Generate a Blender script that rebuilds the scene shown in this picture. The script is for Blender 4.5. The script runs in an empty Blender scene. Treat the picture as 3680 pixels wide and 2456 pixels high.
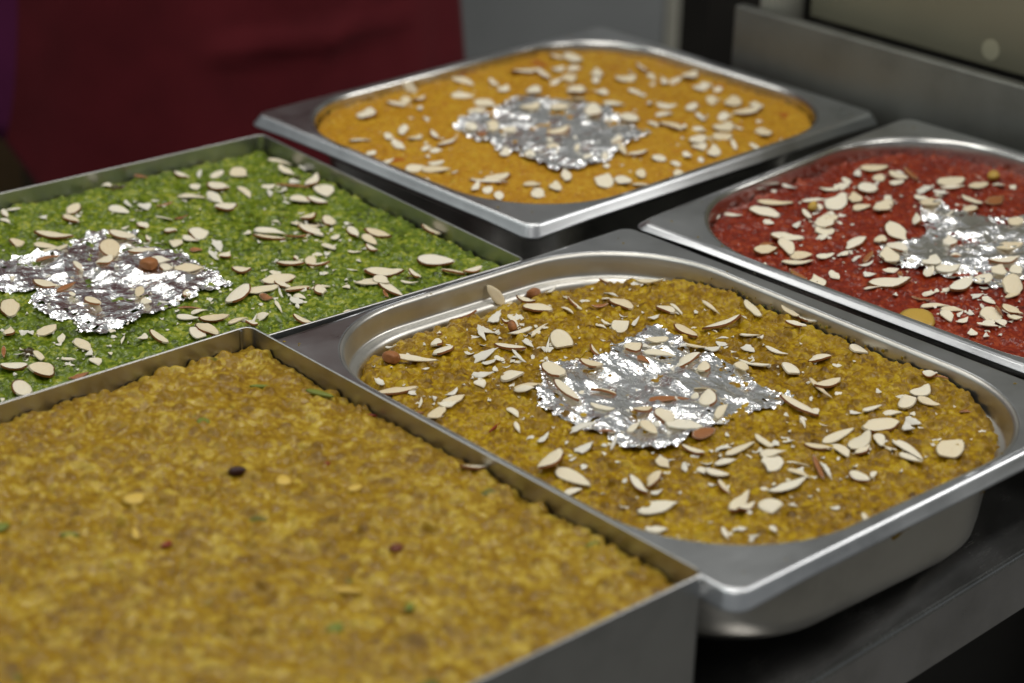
import bpy, bmesh, math, random
import numpy as np
from mathutils import Matrix, Vector

scene = bpy.context.scene
COL = scene.collection
R = math.radians
rng = np.random.default_rng(7)
random.seed(11)

# ---------------------------------------------------------------- camera
cam = bpy.data.cameras.new('camera')
cam_ob = bpy.data.objects.new('camera', cam)
COL.objects.link(cam_ob)
PITCH, ROLL, CAM_H = R(24.504), R(-1.667), 0.50876
right = Vector((1, 0, 0)); up = Vector((0, math.sin(PITCH), math.cos(PITCH))); back = Vector((0, -math.cos(PITCH), math.sin(PITCH)))
r2 = right * math.cos(ROLL) - up * math.sin(ROLL)
u2 = right * math.sin(ROLL) + up * math.cos(ROLL)
m = Matrix.Identity(4)
for i in range(3):
    m[i][0], m[i][1], m[i][2] = r2[i], u2[i], back[i]
m[2][3] = CAM_H
cam_ob.matrix_world = m
cam.sensor_width = 36.0
cam.lens = 7668.8 / 3680 * 36.0
cam.clip_start, cam.clip_end = 0.05, 60
cam.dof.use_dof = True
cam.dof.focus_distance = 1.09
cam.dof.aperture_fstop = 6.0
scene.camera = cam_ob

# ---------------------------------------------------------------- world and lamps (indoor kitchen, two added side lamps)
world = bpy.data.worlds.new('World'); scene.world = world
world.use_nodes = True
bgn = world.node_tree.nodes['Background']
bgn.inputs[0].default_value = (0.92, 0.97, 1.0, 1)
bgn.inputs[1].default_value = 0.21
scene.view_settings.view_transform = 'Standard'
scene.view_settings.look = 'None'
scene.view_settings.exposure = 0.0
scene.view_settings.gamma = 1.0

def lamp(name, loc, target, sx, sy, watts, color):
    l = bpy.data.lights.new(name, 'AREA'); l.shape = 'RECTANGLE'; l.size = sx; l.size_y = sy
    l.energy = watts; l.color = color
    o = bpy.data.objects.new(name, l); COL.objects.link(o)
    o.location = loc
    o.rotation_euler = (Vector(target) - Vector(loc)).to_track_quat('-Z', 'Y').to_euler()
    return o
for lx, ly, lw, lc in ((-1.0, 2.0, 6.5, (1.0, .97, .92)), (-1.0, .5, 6.0, (.95, 1.0, .96)), (.05, 1.55, 8.3, (1.0, .97, .91)), (.05, .25, 5.6, (1.0, .98, .94)), (1.05, .9, 7.0, (1.0, .97, .92))):
    lamp('ceiling_and_added_lamp', (lx, ly, 1.8), (lx * .8, ly * .85 + .15, 0), .62, .62, lw, lc)
lamp('ceiling_and_added_lamp', (2.0, 1.45, 1.42), (.2, .9, 0), .8, .6, 12.5, (1.0, .98, .95))  # added side lamp, brightens the right-facing rims and the counter edge
lamp('ceiling_and_added_lamp', (-1.95, 1.2, 1.5), (-.1, 1.1, 0), .8, .5, 3.6, (.94, 1.0, .95))  # added side lamp, brightens the left-facing rim of the orange pan

# ---------------------------------------------------------------- helpers
def obj(name, me, mat=None, parent=None):
    o = bpy.data.objects.new(name, me); COL.objects.link(o)
    if mat is not None and not me.materials: me.materials.append(mat)
    if parent is not None: o.parent = parent
    return o
def tag(o, label, cat, group=None):
    o['label'] = label; o['category'] = cat
    if group: o['group'] = group
    return o
def empty(name, mat):
    o = bpy.data.objects.new(name, None); COL.objects.link(o); o.matrix_world = mat; o.empty_display_size = .02
    return o
def mesh(name, V, F, smooth=False):
    me = bpy.data.meshes.new(name)
    me.from_pydata([tuple(v) for v in V], [], [tuple(f) for f in F]); me.update()
    if smooth:
        me.polygons.foreach_set('use_smooth', [True] * len(me.polygons))
    return me
def fast_mesh(name, V, F, smooth=True):
    """V (n,3) array, F (m,k) int array of equal-size faces."""
    V = np.asarray(V, np.float32); F = np.asarray(F, np.int32); k = F.shape[1]
    me = bpy.data.meshes.new(name)
    me.vertices.add(len(V)); me.vertices.foreach_set('co', V.ravel())
    me.loops.add(F.size); me.loops.foreach_set('vertex_index', F.ravel())
    me.polygons.add(len(F)); me.polygons.foreach_set('loop_start', np.arange(0, F.size, k, dtype=np.int32))
    me.polygons.foreach_set('use_smooth', np.full(len(F), smooth))
    me.update(calc_edges=True); me.validate()
    return me
def boxmesh(name, x0, x1, y0, y1, z0, z1, bevel=0.0, seg=2):
    bm = bmesh.new(); bmesh.ops.create_cube(bm, size=1)
    for v in bm.verts:
        v.co = (x0 if v.co.x < 0 else x1, y0 if v.co.y < 0 else y1, z0 if v.co.z < 0 else z1)
    if bevel: bmesh.ops.bevel(bm, geom=bm.edges[:], offset=bevel, segments=seg, affect='EDGES', profile=.5)
    me = bpy.data.meshes.new(name); bm.to_mesh(me); bm.free()
    me.polygons.foreach_set('use_smooth', [bevel > 0] * len(me.polygons))
    return me
def cylmesh(name, p, q, r0, r1=None, n=24, rings=1):
    r1 = r0 if r1 is None else r1
    p, q = Vector(p), Vector(q); d = (q - p).normalized(); a = d.orthogonal().normalized(); b = d.cross(a)
    V = []; F = []
    for k in range(rings + 1):
        t = k / rings; c = p.lerp(q, t); r = r0 + (r1 - r0) * t
        for i in range(n):
            th = 2 * math.pi * i / n; V.append(c + a * (r * math.cos(th)) + b * (r * math.sin(th)))
    for k in range(rings):
        for i in range(n):
            j = (i + 1) % n; F.append((k*n+i, k*n+j, (k+1)*n+j, (k+1)*n+i))
    F.append(tuple(range(n - 1, -1, -1))); F.append(tuple(rings*n + i for i in range(n)))
    me = mesh(name, V, F)
    me.polygons.foreach_set('use_smooth', [len(pp.vertices) == 4 for pp in me.polygons])
    return me
def rrect(x0, x1, y0, y1, r, ncorner=14, nside=8):
    """closed loop, counter-clockwise, equal sample count for every call"""
    P = []
    cs = [((x1 - r, y0 + r), -90), ((x1 - r, y1 - r), 0), ((x0 + r, y1 - r), 90), ((x0 + r, y0 + r), 180)]
    for i, ((cx, cy), a0) in enumerate(cs):
        for k in range(ncorner + 1):
            a = R(a0 + 90 * k / ncorner); P.append((cx + r * math.cos(a), cy + r * math.sin(a)))
        (nx, ny), na = cs[(i + 1) % 4]
        a = R(na); q = (nx + r * math.cos(a), ny + r * math.sin(a)); p = P[-1]
        for k in range(1, nside):
            t = k / nside; P.append((p[0] + (q[0] - p[0]) * t, p[1] + (q[1] - p[1]) * t))
    return P
def skin_loops(loops, cap=False):
    V = []; F = []; n = len(loops[0])
    for L in loops: V += L
    for k in range(len(loops) - 1):
        for i in range(n):
            j = (i + 1) % n; F.append((k*n+i, k*n+j, (k+1)*n+j, (k+1)*n+i))
    if cap: F.append(tuple((len(loops)-1)*n + i for i in range(n)))
    return V, F

# ---------------------------------------------------------------- materials
def new_mat(name):
    mt = bpy.data.materials.new(name); mt.use_nodes = True
    nt = mt.node_tree; b = nt.nodes['Principled BSDF']
    return mt, nt, b
def N(nt, t, **kw):
    n = nt.nodes.new(t)
    for k, v in kw.items():
        if k in n.inputs.keys(): n.inputs[k].default_value = v
        else: setattr(n, k, v)
    return n
def ramp(nt, stops):
    r = nt.nodes.new('ShaderNodeValToRGB'); e = r.color_ramp.elements
    while len(e) < len(stops): e.new(0.5)
    for el, (p, c) in zip(e, stops): el.position = p; el.color = (*c, 1)
    return r
def steel(name, base=(.56, .56, .55), rough=.27, spread=.14, scratch=(1, 60, 1), bump=.06, smear=.5):
    mt, nt, b = new_mat(name); L = nt.links.new
    b.inputs['Metallic'].default_value = 1
    tc = N(nt, 'ShaderNodeTexCoord'); mp = N(nt, 'ShaderNodeMapping'); mp.inputs['Scale'].default_value = scratch
    L(tc.outputs['Object'], mp.inputs['Vector'])
    n1 = N(nt, 'ShaderNodeTexNoise', Scale=40.0, Detail=6.0, Roughness=.65); L(mp.outputs[0], n1.inputs['Vector'])
    n2 = N(nt, 'ShaderNodeTexNoise', Scale=22.0, Detail=5.0, Roughness=.6); L(tc.outputs['Object'], n2.inputs['Vector'])
    mx = N(nt, 'ShaderNodeMix'); mx.inputs[0].default_value = smear
    L(n1.outputs[0], mx.inputs[2]); L(n2.outputs[0], mx.inputs[3])
    mr = N(nt, 'ShaderNodeMapRange'); mr.inputs[1].default_value = .3; mr.inputs[2].default_value = .7
    mr.inputs[3].default_value = rough - spread / 2; mr.inputs[4].default_value = rough + spread / 2
    L(mx.outputs[0], mr.inputs[0]); L(mr.outputs[0], b.inputs['Roughness'])
    cr = ramp(nt, [(.25, tuple(c * .72 for c in base)), (.5, tuple(c * .93 for c in base)), (.7, base)]); L(n2.outputs[0], cr.inputs[0]); L(cr.outputs[0], b.inputs['Base Color'])
    bp = N(nt, 'ShaderNodeBump', Strength=bump, Distance=.0004); L(n1.outputs[0], bp.inputs['Height']); L(bp.outputs[0], b.inputs['Normal'])
    return mt
M_FLANGE = steel('pan_flange_steel', (.55, .56, .57), .32, .14, (1, 25, 1), .015, .7)
M_BASIN = steel('pan_basin_steel', (.60, .58, .53), .37, .12, (1, 1, 30), .04, .6)
M_BASIN_BRIGHT = steel('bright_basin_steel', (.64, .63, .60), .20, .08, (1, 1, 30), .03, .6)
M_SHEET = steel('sheet_steel', (.50, .50, .49), .36, .12, (30, 30, 1), .06, .4)
M_COUNTER = steel('counter_steel', (.46, .45, .45), .34, .16, (2, 60, 2), .05, .5)
M_NOSE = steel('counter_top_steel', (.50, .49, .48), .24, .12, (2, 40, 2), .02, .6)
M_WALLSTEEL = steel('backsplash_steel', (.25, .255, .23), .50, .14, (3, 3, 40), .05, .5)
M_SCRATCHED = steel('rim_steel', (.60, .61, .60), .24, .16, (30, 4, 4), .05, .3)

def plain(name, col, rough=.6, noise=0.12, scale=60.0, spec=.3):
    mt, nt, b = new_mat(name); L = nt.links.new
    tc = N(nt, 'ShaderNodeTexCoord'); n = N(nt, 'ShaderNodeTexNoise', Scale=scale, Detail=5.0); L(tc.outputs['Object'], n.inputs['Vector'])
    cr = ramp(nt, [(.3, tuple(c * (1 - noise) for c in col)), (.7, tuple(min(1, c * (1 + noise)) for c in col))])
    L(n.outputs[0], cr.inputs[0]); L(cr.outputs[0], b.inputs['Base Color'])
    b.inputs['Roughness'].default_value = rough; b.inputs['Specular IOR Level'].default_value = spec
    return mt
def cloth(name, col, scale=900.0):
    mt, nt, b = new_mat(name); L = nt.links.new
    tc = N(nt, 'ShaderNodeTexCoord'); n = N(nt, 'ShaderNodeTexNoise', Scale=14.0, Detail=4.0); L(tc.outputs['Object'], n.inputs['Vector'])
    cr = ramp(nt, [(.3, tuple(c * .8 for c in col)), (.7, tuple(c * 1.15 for c in col))]); L(n.outputs[0], cr.inputs[0]); L(cr.outputs[0], b.inputs['Base Color'])
    w = N(nt, 'ShaderNodeTexNoise', Scale=scale, Detail=2.0); L(tc.outputs['Object'], w.inputs['Vector'])
    bp = N(nt, 'ShaderNodeBump', Strength=.25, Distance=.001); L(w.outputs[0], bp.inputs['Height']); L(bp.outputs[0], b.inputs['Normal'])
    b.inputs['Roughness'].default_value = .85; b.inputs['Sheen Weight'].default_value = .03; b.inputs['Specular IOR Level'].default_value = .15
    return mt
def food(name, stops, rough=.38, speck=None, sss=.07, bumpscale=700.0, gloss=.25):
    """grain attribute: one random value per grain of the cooked pulse; clump: slow variation"""
    mt, nt, b = new_mat(name); L = nt.links.new
    at = N(nt, 'ShaderNodeAttribute', attribute_name='grain'); cl = N(nt, 'ShaderNodeAttribute', attribute_name='clump')
    tc = N(nt, 'ShaderNodeTexCoord'); n = N(nt, 'ShaderNodeTexNoise', Scale=260.0, Detail=4.0, Roughness=.6); L(tc.outputs['Object'], n.inputs['Vector'])
    a1 = N(nt, 'ShaderNodeMath', operation='MULTIPLY_ADD'); a1.inputs[1].default_value = .6
    L(at.outputs['Fac'], a1.inputs[0])
    a2 = N(nt, 'ShaderNodeMath', operation='MULTIPLY_ADD'); a2.inputs[1].default_value = .38; L(cl.outputs['Fac'], a2.inputs[0])
    a3 = N(nt, 'ShaderNodeMath', operation='MULTIPLY'); a3.inputs[1].default_value = .26; L(n.outputs[0], a3.inputs[0])
    L(a3.outputs[0], a2.inputs[2]); L(a2.outputs[0], a1.inputs[2])
    cr = ramp(nt, stops); L(a1.outputs[0], cr.inputs[0])
    out = cr.outputs[0]
    if speck:
        v = N(nt, 'ShaderNodeTexNoise', Scale=speck[2], Detail=2.0); L(tc.outputs['Object'], v.inputs['Vector'])
        t = N(nt, 'ShaderNodeMapRange'); t.inputs[1].default_value = speck[1]; t.inputs[2].default_value = speck[1] + .04
        L(v.outputs[0], t.inputs[0])
        mx = N(nt, 'ShaderNodeMix', data_type='RGBA'); L(t.outputs[0], mx.inputs[0]); L(out, mx.inputs[6]); mx.inputs[7].default_value = (*speck[0], 1)
        out = mx.outputs[2]
    L(out, b.inputs['Base Color'])
    b.inputs['Roughness'].default_value = rough; b.inputs['Specular IOR Level'].default_value = .12
    b.inputs['Subsurface Weight'].default_value = sss; b.inputs['Subsurface Radius'].default_value = (1, .6, .2); b.inputs['Subsurface Scale'].default_value = .002
    b.inputs['Coat Weight'].default_value = gloss; b.inputs['Coat Roughness'].default_value = .09; b.inputs['Coat IOR'].default_value = 1.42
    n3 = N(nt, 'ShaderNodeTexNoise', Scale=bumpscale, Detail=3.0); L(tc.outputs['Object'], n3.inputs['Vector'])
    bp = N(nt, 'ShaderNodeBump', Strength=.45, Distance=.0005); L(n3.outputs[0], bp.inputs['Height']); L(bp.outputs[0], b.inputs['Normal']); L(bp.outputs[0], b.inputs['Coat Normal'])
    return mt
M_FOOD = {
 'c': food('olive_pulse_sweet', [(.18, (.085, .038, .001)), (.42, (.210, .110, .002)), (.66, (.305, .174, .003)), (.92, (.44, .29, .010))]),
 'y': food('yellow_pulse_sweet', [(.18, (.150, .074, .002)), (.42, (.232, .125, .004)), (.66, (.310, .182, .008)), (.92, (.47, .33, .04))], .40, ((.10, .10, .008), .72, 60.0), gloss=.4),
 'o': food('orange_sweet', [(.15, (.27, .115, .006)), (.42, (.38, .180, .011)), (.68, (.43, .22, .015)), (.92, (.48, .29, .025))], .46, ((.34, .11, .012), .66, 45.0), gloss=.12),
 'r': food('red_sweet', [(.15, (.062, .005, .003)), (.42, (.145, .013, .004)), (.68, (.200, .019, .005)), (.92, (.30, .050, .014))], .32, gloss=.35),
 'g': food('green_sweet', [(.18, (.016, .024, .001)), (.42, (.070, .105, .004)), (.66, (.125, .180, .010)), (.92, (.30, .32, .035))], .32, ((.045, .028, .008), .70, 38.0), gloss=.45),
}
def almond_mat():
    mt, nt, b = new_mat('almond_flesh'); L = nt.links.new
    oi = N(nt, 'ShaderNodeObjectInfo'); tc = N(nt, 'ShaderNodeTexCoord')
    mp = N(nt, 'ShaderNodeMapping'); mp.inputs['Scale'].default_value = (1, 5, 1); L(tc.outputs['Object'], mp.inputs['Vector'])
    n = N(nt, 'ShaderNodeTexNoise', Scale=1.6, Detail=4.0); L(mp.outputs[0], n.inputs['Vector'])
    ad = N(nt, 'ShaderNodeMath', operation='MULTIPLY_ADD'); ad.inputs[1].default_value = .55
    L(oi.outputs['Random'], ad.inputs[0]); hf = N(nt, 'ShaderNodeMath', operation='MULTIPLY'); hf.inputs[1].default_value = .5
    L(n.outputs[0], hf.inputs[0]); L(hf.outputs[0], ad.inputs[2])
    cr = ramp(nt, [(.1, (.64, .50, .30)), (.4, (.74, .64, .45)), (.75, (.78, .71, .56)), (.95, (.79, .75, .65))])
    L(ad.outputs[0], cr.inputs[0]); L(cr.outputs[0], b.inputs['Base Color'])
    b.inputs['Roughness'].default_value = .5; b.inputs['Specular IOR Level'].default_value = .12
    b.inputs['Subsurface Weight'].default_value = .15; b.inputs['Subsurface Radius'].default_value = (1, .8, .5); b.inputs['Subsurface Scale'].default_value = .0015
    return mt
M_ALMOND = almond_mat()
M_SHARD = plain('almond_shard', (.72, .68, .58), .5, .08, 200)
M_SKIN = plain('almond_skin', (.30, .115, .035), .5, .45, 260)
M_RAISIN = plain('golden_raisin', (.46, .29, .05), .35, .2, 120)
M_DARK_RAISIN = plain('dark_raisin', (.035, .010, .008), .3, .3, 200)
M_PISTACHIO = plain('pistachio', (.16, .19, .025), .45, .35, 250)
M_PALENUT = plain('pale_nut', (.62, .42, .08), .4, .2, 250)
M_CRUMB_OLIVE = plain('olive_crumb', (.24, .16, .01), .4, .3, 300)
M_CRUMB_GREEN = plain('green_crumb', (.14, .16, .03), .4, .3, 300)
M_REDBIT = plain('reddish_raisin', (.14, .035, .012), .4, .3, 200)
M_SAFFRON = plain('saffron', (.22, .022, .008), .4, .3, 300)
def foil_mat():
    mt, nt, b = new_mat('silver_leaf'); L = nt.links.new
    b.inputs['Metallic'].default_value = 1; b.inputs['Base Color'].default_value = (.95, .95, .95, 1); b.inputs['Roughness'].default_value = .25
    tc = N(nt, 'ShaderNodeTexCoord'); n = N(nt, 'ShaderNodeTexNoise', Scale=300.0, Detail=2.0, Roughness=.5); L(tc.outputs['Object'], n.inputs['Vector'])
    bp = N(nt, 'ShaderNodeBump', Strength=.06, Distance=.0006); L(n.outputs[0], bp.inputs['Height']); L(bp.outputs[0], b.inputs['Normal'])
    return mt
M_FOIL = foil_mat()
M_APRON = cloth('maroon_cloth', (.105, .010, .014))
M_SHIRT = cloth('purple_cloth', (.11, .014, .062))
M_TROUSER = cloth('brown_cloth', (.06, .045, .02))
M_BODY = plain('body_skin', (.32, .18, .11), .55, .08, 30)
M_HAIR = plain('black_hair', (.012, .010, .009), .5, .2, 300)
M_GREYPANEL = plain('grey_panel', (.24, .25, .25), .55, .06, 12)
M_EDGE = plain('panel_edge', (.38, .37, .31), .45, .06, 30)
M_BEIGE = plain('beige_panel', (.25, .235, .165), .42, .12, 7)
M_WHITEWALL = plain('painted_wall', (.55, .55, .52), .7, .05, 4)
M_DISC = plain('pale_disc', (.38, .36, .25), .8, .05, 40)
M_DARK = plain('dark_recess', (.016, .014, .011), .7, .2, 12)  # near black, holds the shade of gaps in its colour
M_WOOD = plain('dark_wood', (.055, .032, .012), .55, .3, 9)
M_FLOOR = plain('floor_tile', (.17, .165, .15), .5, .2, 4)
FLAKES = {
    'c': '-850 -760 147 107 62 p1;-161 -813 -146 125 50 p1;531 -882 172 113 62 e1;618 -1226 21 105 62 p1;-228 -328 131 105 60 p1;-88 -69 146 109 38 b1;-931 -153 -158 103 48 e1;-295 503 -115 123 50 e1;-949 -311 95 107 40 p1;-284 -1024 167 125 29 p1;-963 913 145 105 45 e1;-571 -974 -160 110 30 e1;271 1225 113 85 62 e1;834 414 168 125 36 e1;20 777 64 87 56 q1;319 -933 -176 77 48 p1;-483 -1088 93 59 51 q1;194 -929 -114 106 34 p1;356 -523 97 116 32 e1;459 -1102 -95 102 32 p1;-229 -441 -179 78 30 b1;35 -221 39 82 43 e1;-409 295 -105 124 28 e1;291 -822 178 113 28 p1;-476 1134 -162 89 45 e1;-443 640 -170 73 50 q1;-250 -208 71 71 45 e1;592 -27 109 86 42 p1;638 964 93 84 52 e1;666 -206 -124 90 40 q1;952 -794 7 70 47 p1;-204 -646 179 95 28 p1;-109 -767 162 71 36 p1;1078 -300 -125 83 42 q1;-752 1215 67 58 46 B1;-654 1138 124 120 26 p1;391 -1172 85 70 35 p1;-806 656 -173 102 28 p1;429 759 -157 81 44 p1;326 180 -176 88 36 e1;1194 151 -105 93 38 e1;672 -437 175 88 33 e1;-218 909 102 100 31 e1;-446 -728 154 59 37 p1;266 324 126 85 36 p1;235 1448 53 76 49 p1;832 -808 18 67 41 q1;-979 592 -159 72 35 p1;209 456 -162 74 41 e1;628 480 85 88 37 e1;-485 481 155 81 32 p1;480 1468 32 73 40 B1;290 1523 0 72 32 u1;-802 -579 -107 83 23 e1;-723 -601 -160 68 28 e1;764 755 79 75 42 e1;-332 -681 148 62 32 p1;1088 427 -118 120 26 p1;3 -339 -152 109 21 p1;151 -109 126 63 37 p1;471 -50 47 67 38 p1;317 67 39 75 33 e1;-734 -166 -166 71 27 s1;-394 -245 76 68 30 p1;595 -453 -112 120 19 p1;-49 -985 -124 92 13 b1;-174 -977 96 66 26 p1;-415 44 101 70 28 p1;52 -1147 90 59 29 e1;497 275 159 69 34 p1;896 -201 173 77 29 e1;-518 -834 -124 101 15 e1;371 443 157 64 35 p1;395 -980 -131 61 28 p1;-575 -1018 -179 60 23 e1;-282 -93 175 58 30 e1;-992 -883 113 58 22 p1;-45 1022 -179 84 26 p1;-384 917 165 69 29 s1;-567 -507 86 46 32 p1;900 -880 112 60 29 p1;-249 192 133 69 25 e1;-109 432 109 64 29 e1;-61 1456 144 85 25 e1;-605 -18 166 71 21 s1;689 -829 165 57 29 p1;-76 -680 -102 70 20 p1;-437 1228 42 61 31 e1;-381 -518 99 64 20 e1;116 -843 126 65 20 e1;608 -981 -136 54 26 s1;21 1290 -151 72 27 s1;613 -763 177 67 21 p1;948 594 -113 125 15 p1;-883 622 156 57 24 p1;37 557 -115 81 19 e1;993 1084 125 85 22 p1;144 320 84 51 20 b1;265 -990 -179 52 23 e1;1163 233 -107 86 20 p1;810 198 160 61 26 p1;61 989 -154 125 13 p1;545 209 178 49 32 s1;315 1367 95 69 25 e1;-206 -1404 -110 55 17 p1;-714 336 -99 60 20 p0;-536 452 130 56 21 p0;-1017 -383 163 47 20 p0;705 111 71 52 27 s0;-539 752 135 53 22 s0;456 1140 -111 91 17 e0;693 -950 99 45 23 s0;381 -1056 131 41 23 p0;-618 687 62 38 29 p0;1098 -737 98 43 25 e0;-502 -681 -121 41 20 p0;417 -570 36 45 22 p0;76 1210 -114 86 15 p0;524 1003 134 50 18 b0;1064 109 119 57 20 e0;-805 -1106 -124 60 11 p0;-426 -177 -164 48 18 p0;-32 1084 41 41 22 B0;-415 849 143 37 27 s0;361 1081 -106 76 15 p0;243 -643 -131 73 11 p0;-38 -1026 -117 62 11 s0;-773 718 -165 46 18 s0;-269 785 -113 105 9 s0;-151 1156 103 49 20 s0;800 6 112 62 15 p0;-132 867 -108 57 17 s0;-194 1155 -112 61 15 s0;810 716 -112 82 12 p0;-255 -586 154 42 15 s0;139 -1158 -155 48 13 p0;-807 36 -163 50 13 s0;-629 -1223 57 26 18 p0;-810 210 -118 51 12 p0;963 -1058 102 38 12 b0;635 1076 48 38 23 p0;-609 -228 -148 65 8 s0;848 1299 160 44 18 e0;328 800 -104 53 13 p0;-521 -598 -126 32 14 s0;-1058 -803 66 23 17 p0;-781 -673 177 34 12 s0;-78 -895 137 58 7 p0;732 1137 -98 59 12 s0;-963 1034 83 38 14 s0;-564 -146 145 46 7 b0;1111 -797 120 38 9 b0;358 800 -110 50 12 p0;507 734 -154 56 10 s0;636 720 168 30 19 s0;-951 743 -139 55 8 p0;-1025 672 114 33 9 b0;-384 -1128 -103 30 10 s0;493 1361 -170 40 12 s0;-620 1373 128 29 13 s0;816 134 -161 35 11 s0;61 402 -123 46 7 b0;-54 806 -139 76 7 s0;-711 -1195 132 25 8 s0;693 288 116 36 9 s0;16 1201 105 29 10 e0;-174 690 -123 23 10 s0;31 1088 -127 24 9 s0;-313 1349 19 16 14 e0;-880 726 49 17 10 s0;-103 812 -171 27 7 s0',
    'g': '1684 -903 122 111 62 e1;-537 -137 64 121 51 e1;502 -708 -148 120 51 e1;276 244 64 120 57 e1;-765 -890 27 75 61 e1;142 643 122 125 49 e1;1217 -943 166 109 52 p1;807 -634 -176 118 47 e1;1818 365 60 113 62 p1;1168 450 -150 125 46 e1;1331 -886 157 113 45 e1;-944 -1015 66 69 49 e1;1230 -1088 -97 125 34 e1;1359 -159 94 97 59 e1;75 -986 67 89 45 p1;-470 -782 87 100 37 p1;301 -133 70 72 51 B1;809 175 61 90 57 e1;480 -262 146 94 46 p1;-266 -26 122 81 50 e1;-507 -495 -163 84 41 p1;634 -723 161 100 38 p1;1424 624 -102 125 27 p1;422 356 104 101 43 e1;988 -485 142 78 52 e1;1328 771 97 93 55 e1;633 128 61 100 39 p1;1643 -425 134 90 44 e1;28 413 137 76 47 p1;1114 -85 131 97 38 e1;1119 749 142 88 49 p1;1169 -32 137 109 34 p1;141 -969 103 83 32 e1;-855 -772 150 68 34 e1;1540 -74 64 95 38 e1;1853 540 -141 113 37 e1;1560 900 89 76 55 p1;403 -79 134 72 41 p1;1664 -1083 152 73 41 e1;-176 -361 88 73 35 e1;-113 -916 86 96 24 e1;1209 622 84 116 31 p1;1102 -517 55 95 31 p1;1617 335 110 71 51 p1;826 -784 176 81 32 e1;150 79 -152 64 42 e1;-47 335 160 83 23 b1;233 -890 151 79 28 e1;-698 -744 -103 81 25 p1;340 794 88 84 37 e1;-183 -105 -166 82 20 b1;1307 -399 66 67 43 p1;30 529 134 72 37 p1;449 972 -142 80 38 e1;139 -782 113 72 29 p1;390 101 158 76 33 e1;-630 -1025 163 58 20 b1;1535 -322 -111 95 29 e1;77 -409 60 83 26 p1;652 795 114 76 37 p1;-684 -405 -133 71 27 e1;898 -895 60 65 34 e1;1250 -975 90 59 38 p1;714 -410 137 55 41 e1;342 -947 -164 76 25 p1;1921 980 144 90 35 p1;1839 799 84 96 32 p1;-76 666 69 54 42 e1;612 -1144 98 72 25 e1;1371 8 71 68 36 p1;1489 60 -167 57 43 e1;1427 -73 -169 56 42 p1;1547 -461 89 66 33 p1;952 -833 164 60 30 p1;367 -194 58 56 33 e1;1951 -510 100 73 29 e1;1471 998 -156 80 32 p1;727 129 107 58 34 p1;810 -18 70 71 27 s0;1770 -1122 -178 66 27 e0;1712 531 122 124 12 b0;786 512 97 78 25 p0;1246 -188 130 78 23 e0;731 -930 85 50 29 s0;767 -175 -160 58 29 e0;1274 1103 90 87 25 e0;-502 -955 65 38 31 p0;1598 636 26 51 41 p0;773 -719 120 48 29 e0;844 -562 98 46 32 p0;2 104 -103 85 17 e0;485 -963 140 43 29 p0;1214 861 -139 66 29 p0;707 303 89 68 22 e0;47 -522 71 43 27 p0;1441 -1023 -102 70 18 e0;1691 259 119 68 24 e0;892 -1190 179 52 22 p0;621 -795 122 41 20 b0;-830 -618 63 61 11 b0;-504 -617 -133 52 19 p0;803 760 -164 45 34 s0;1092 -619 153 68 17 e0;-173 -854 42 36 26 p0;1419 -302 51 50 27 p0;628 480 96 40 33 e0;922 718 160 55 18 b0;705 -145 -105 75 16 s0;-349 191 -124 61 17 e0;260 -586 60 43 23 e0;375 -1016 167 38 23 e0;1484 -567 90 53 20 e0;218 -771 169 49 17 p0;1743 568 100 44 29 s0;82 1111 -106 63 18 e0;804 1206 97 44 26 p0;34 1010 103 39 26 p0;1041 1201 126 45 18 b0;172 1172 180 49 21 p0;-489 -870 -131 39 17 s0;776 -876 113 40 19 p0;682 5 140 37 16 b0;1162 -1133 -115 56 10 b0;214 -696 131 70 7 b0;606 -930 -105 60 10 p0;1054 -923 81 34 19 p0;1963 805 73 41 23 s0;1371 -1065 144 49 12 p0;-592 -853 137 43 10 p0;533 268 -110 57 12 e0;229 922 87 28 22 s0;1388 -532 144 40 13 p0;736 834 -95 54 11 s0;426 -966 -136 59 7 s0;-1063 -1051 65 27 11 p0;1062 -426 60 31 15 e0;692 -981 -117 35 11 s0;861 450 170 43 7 b0;-275 -825 -130 64 7 p0;1529 530 57 33 16 s0;1386 1088 -136 42 13 s0;703 -805 -108 38 7 s0',
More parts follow.
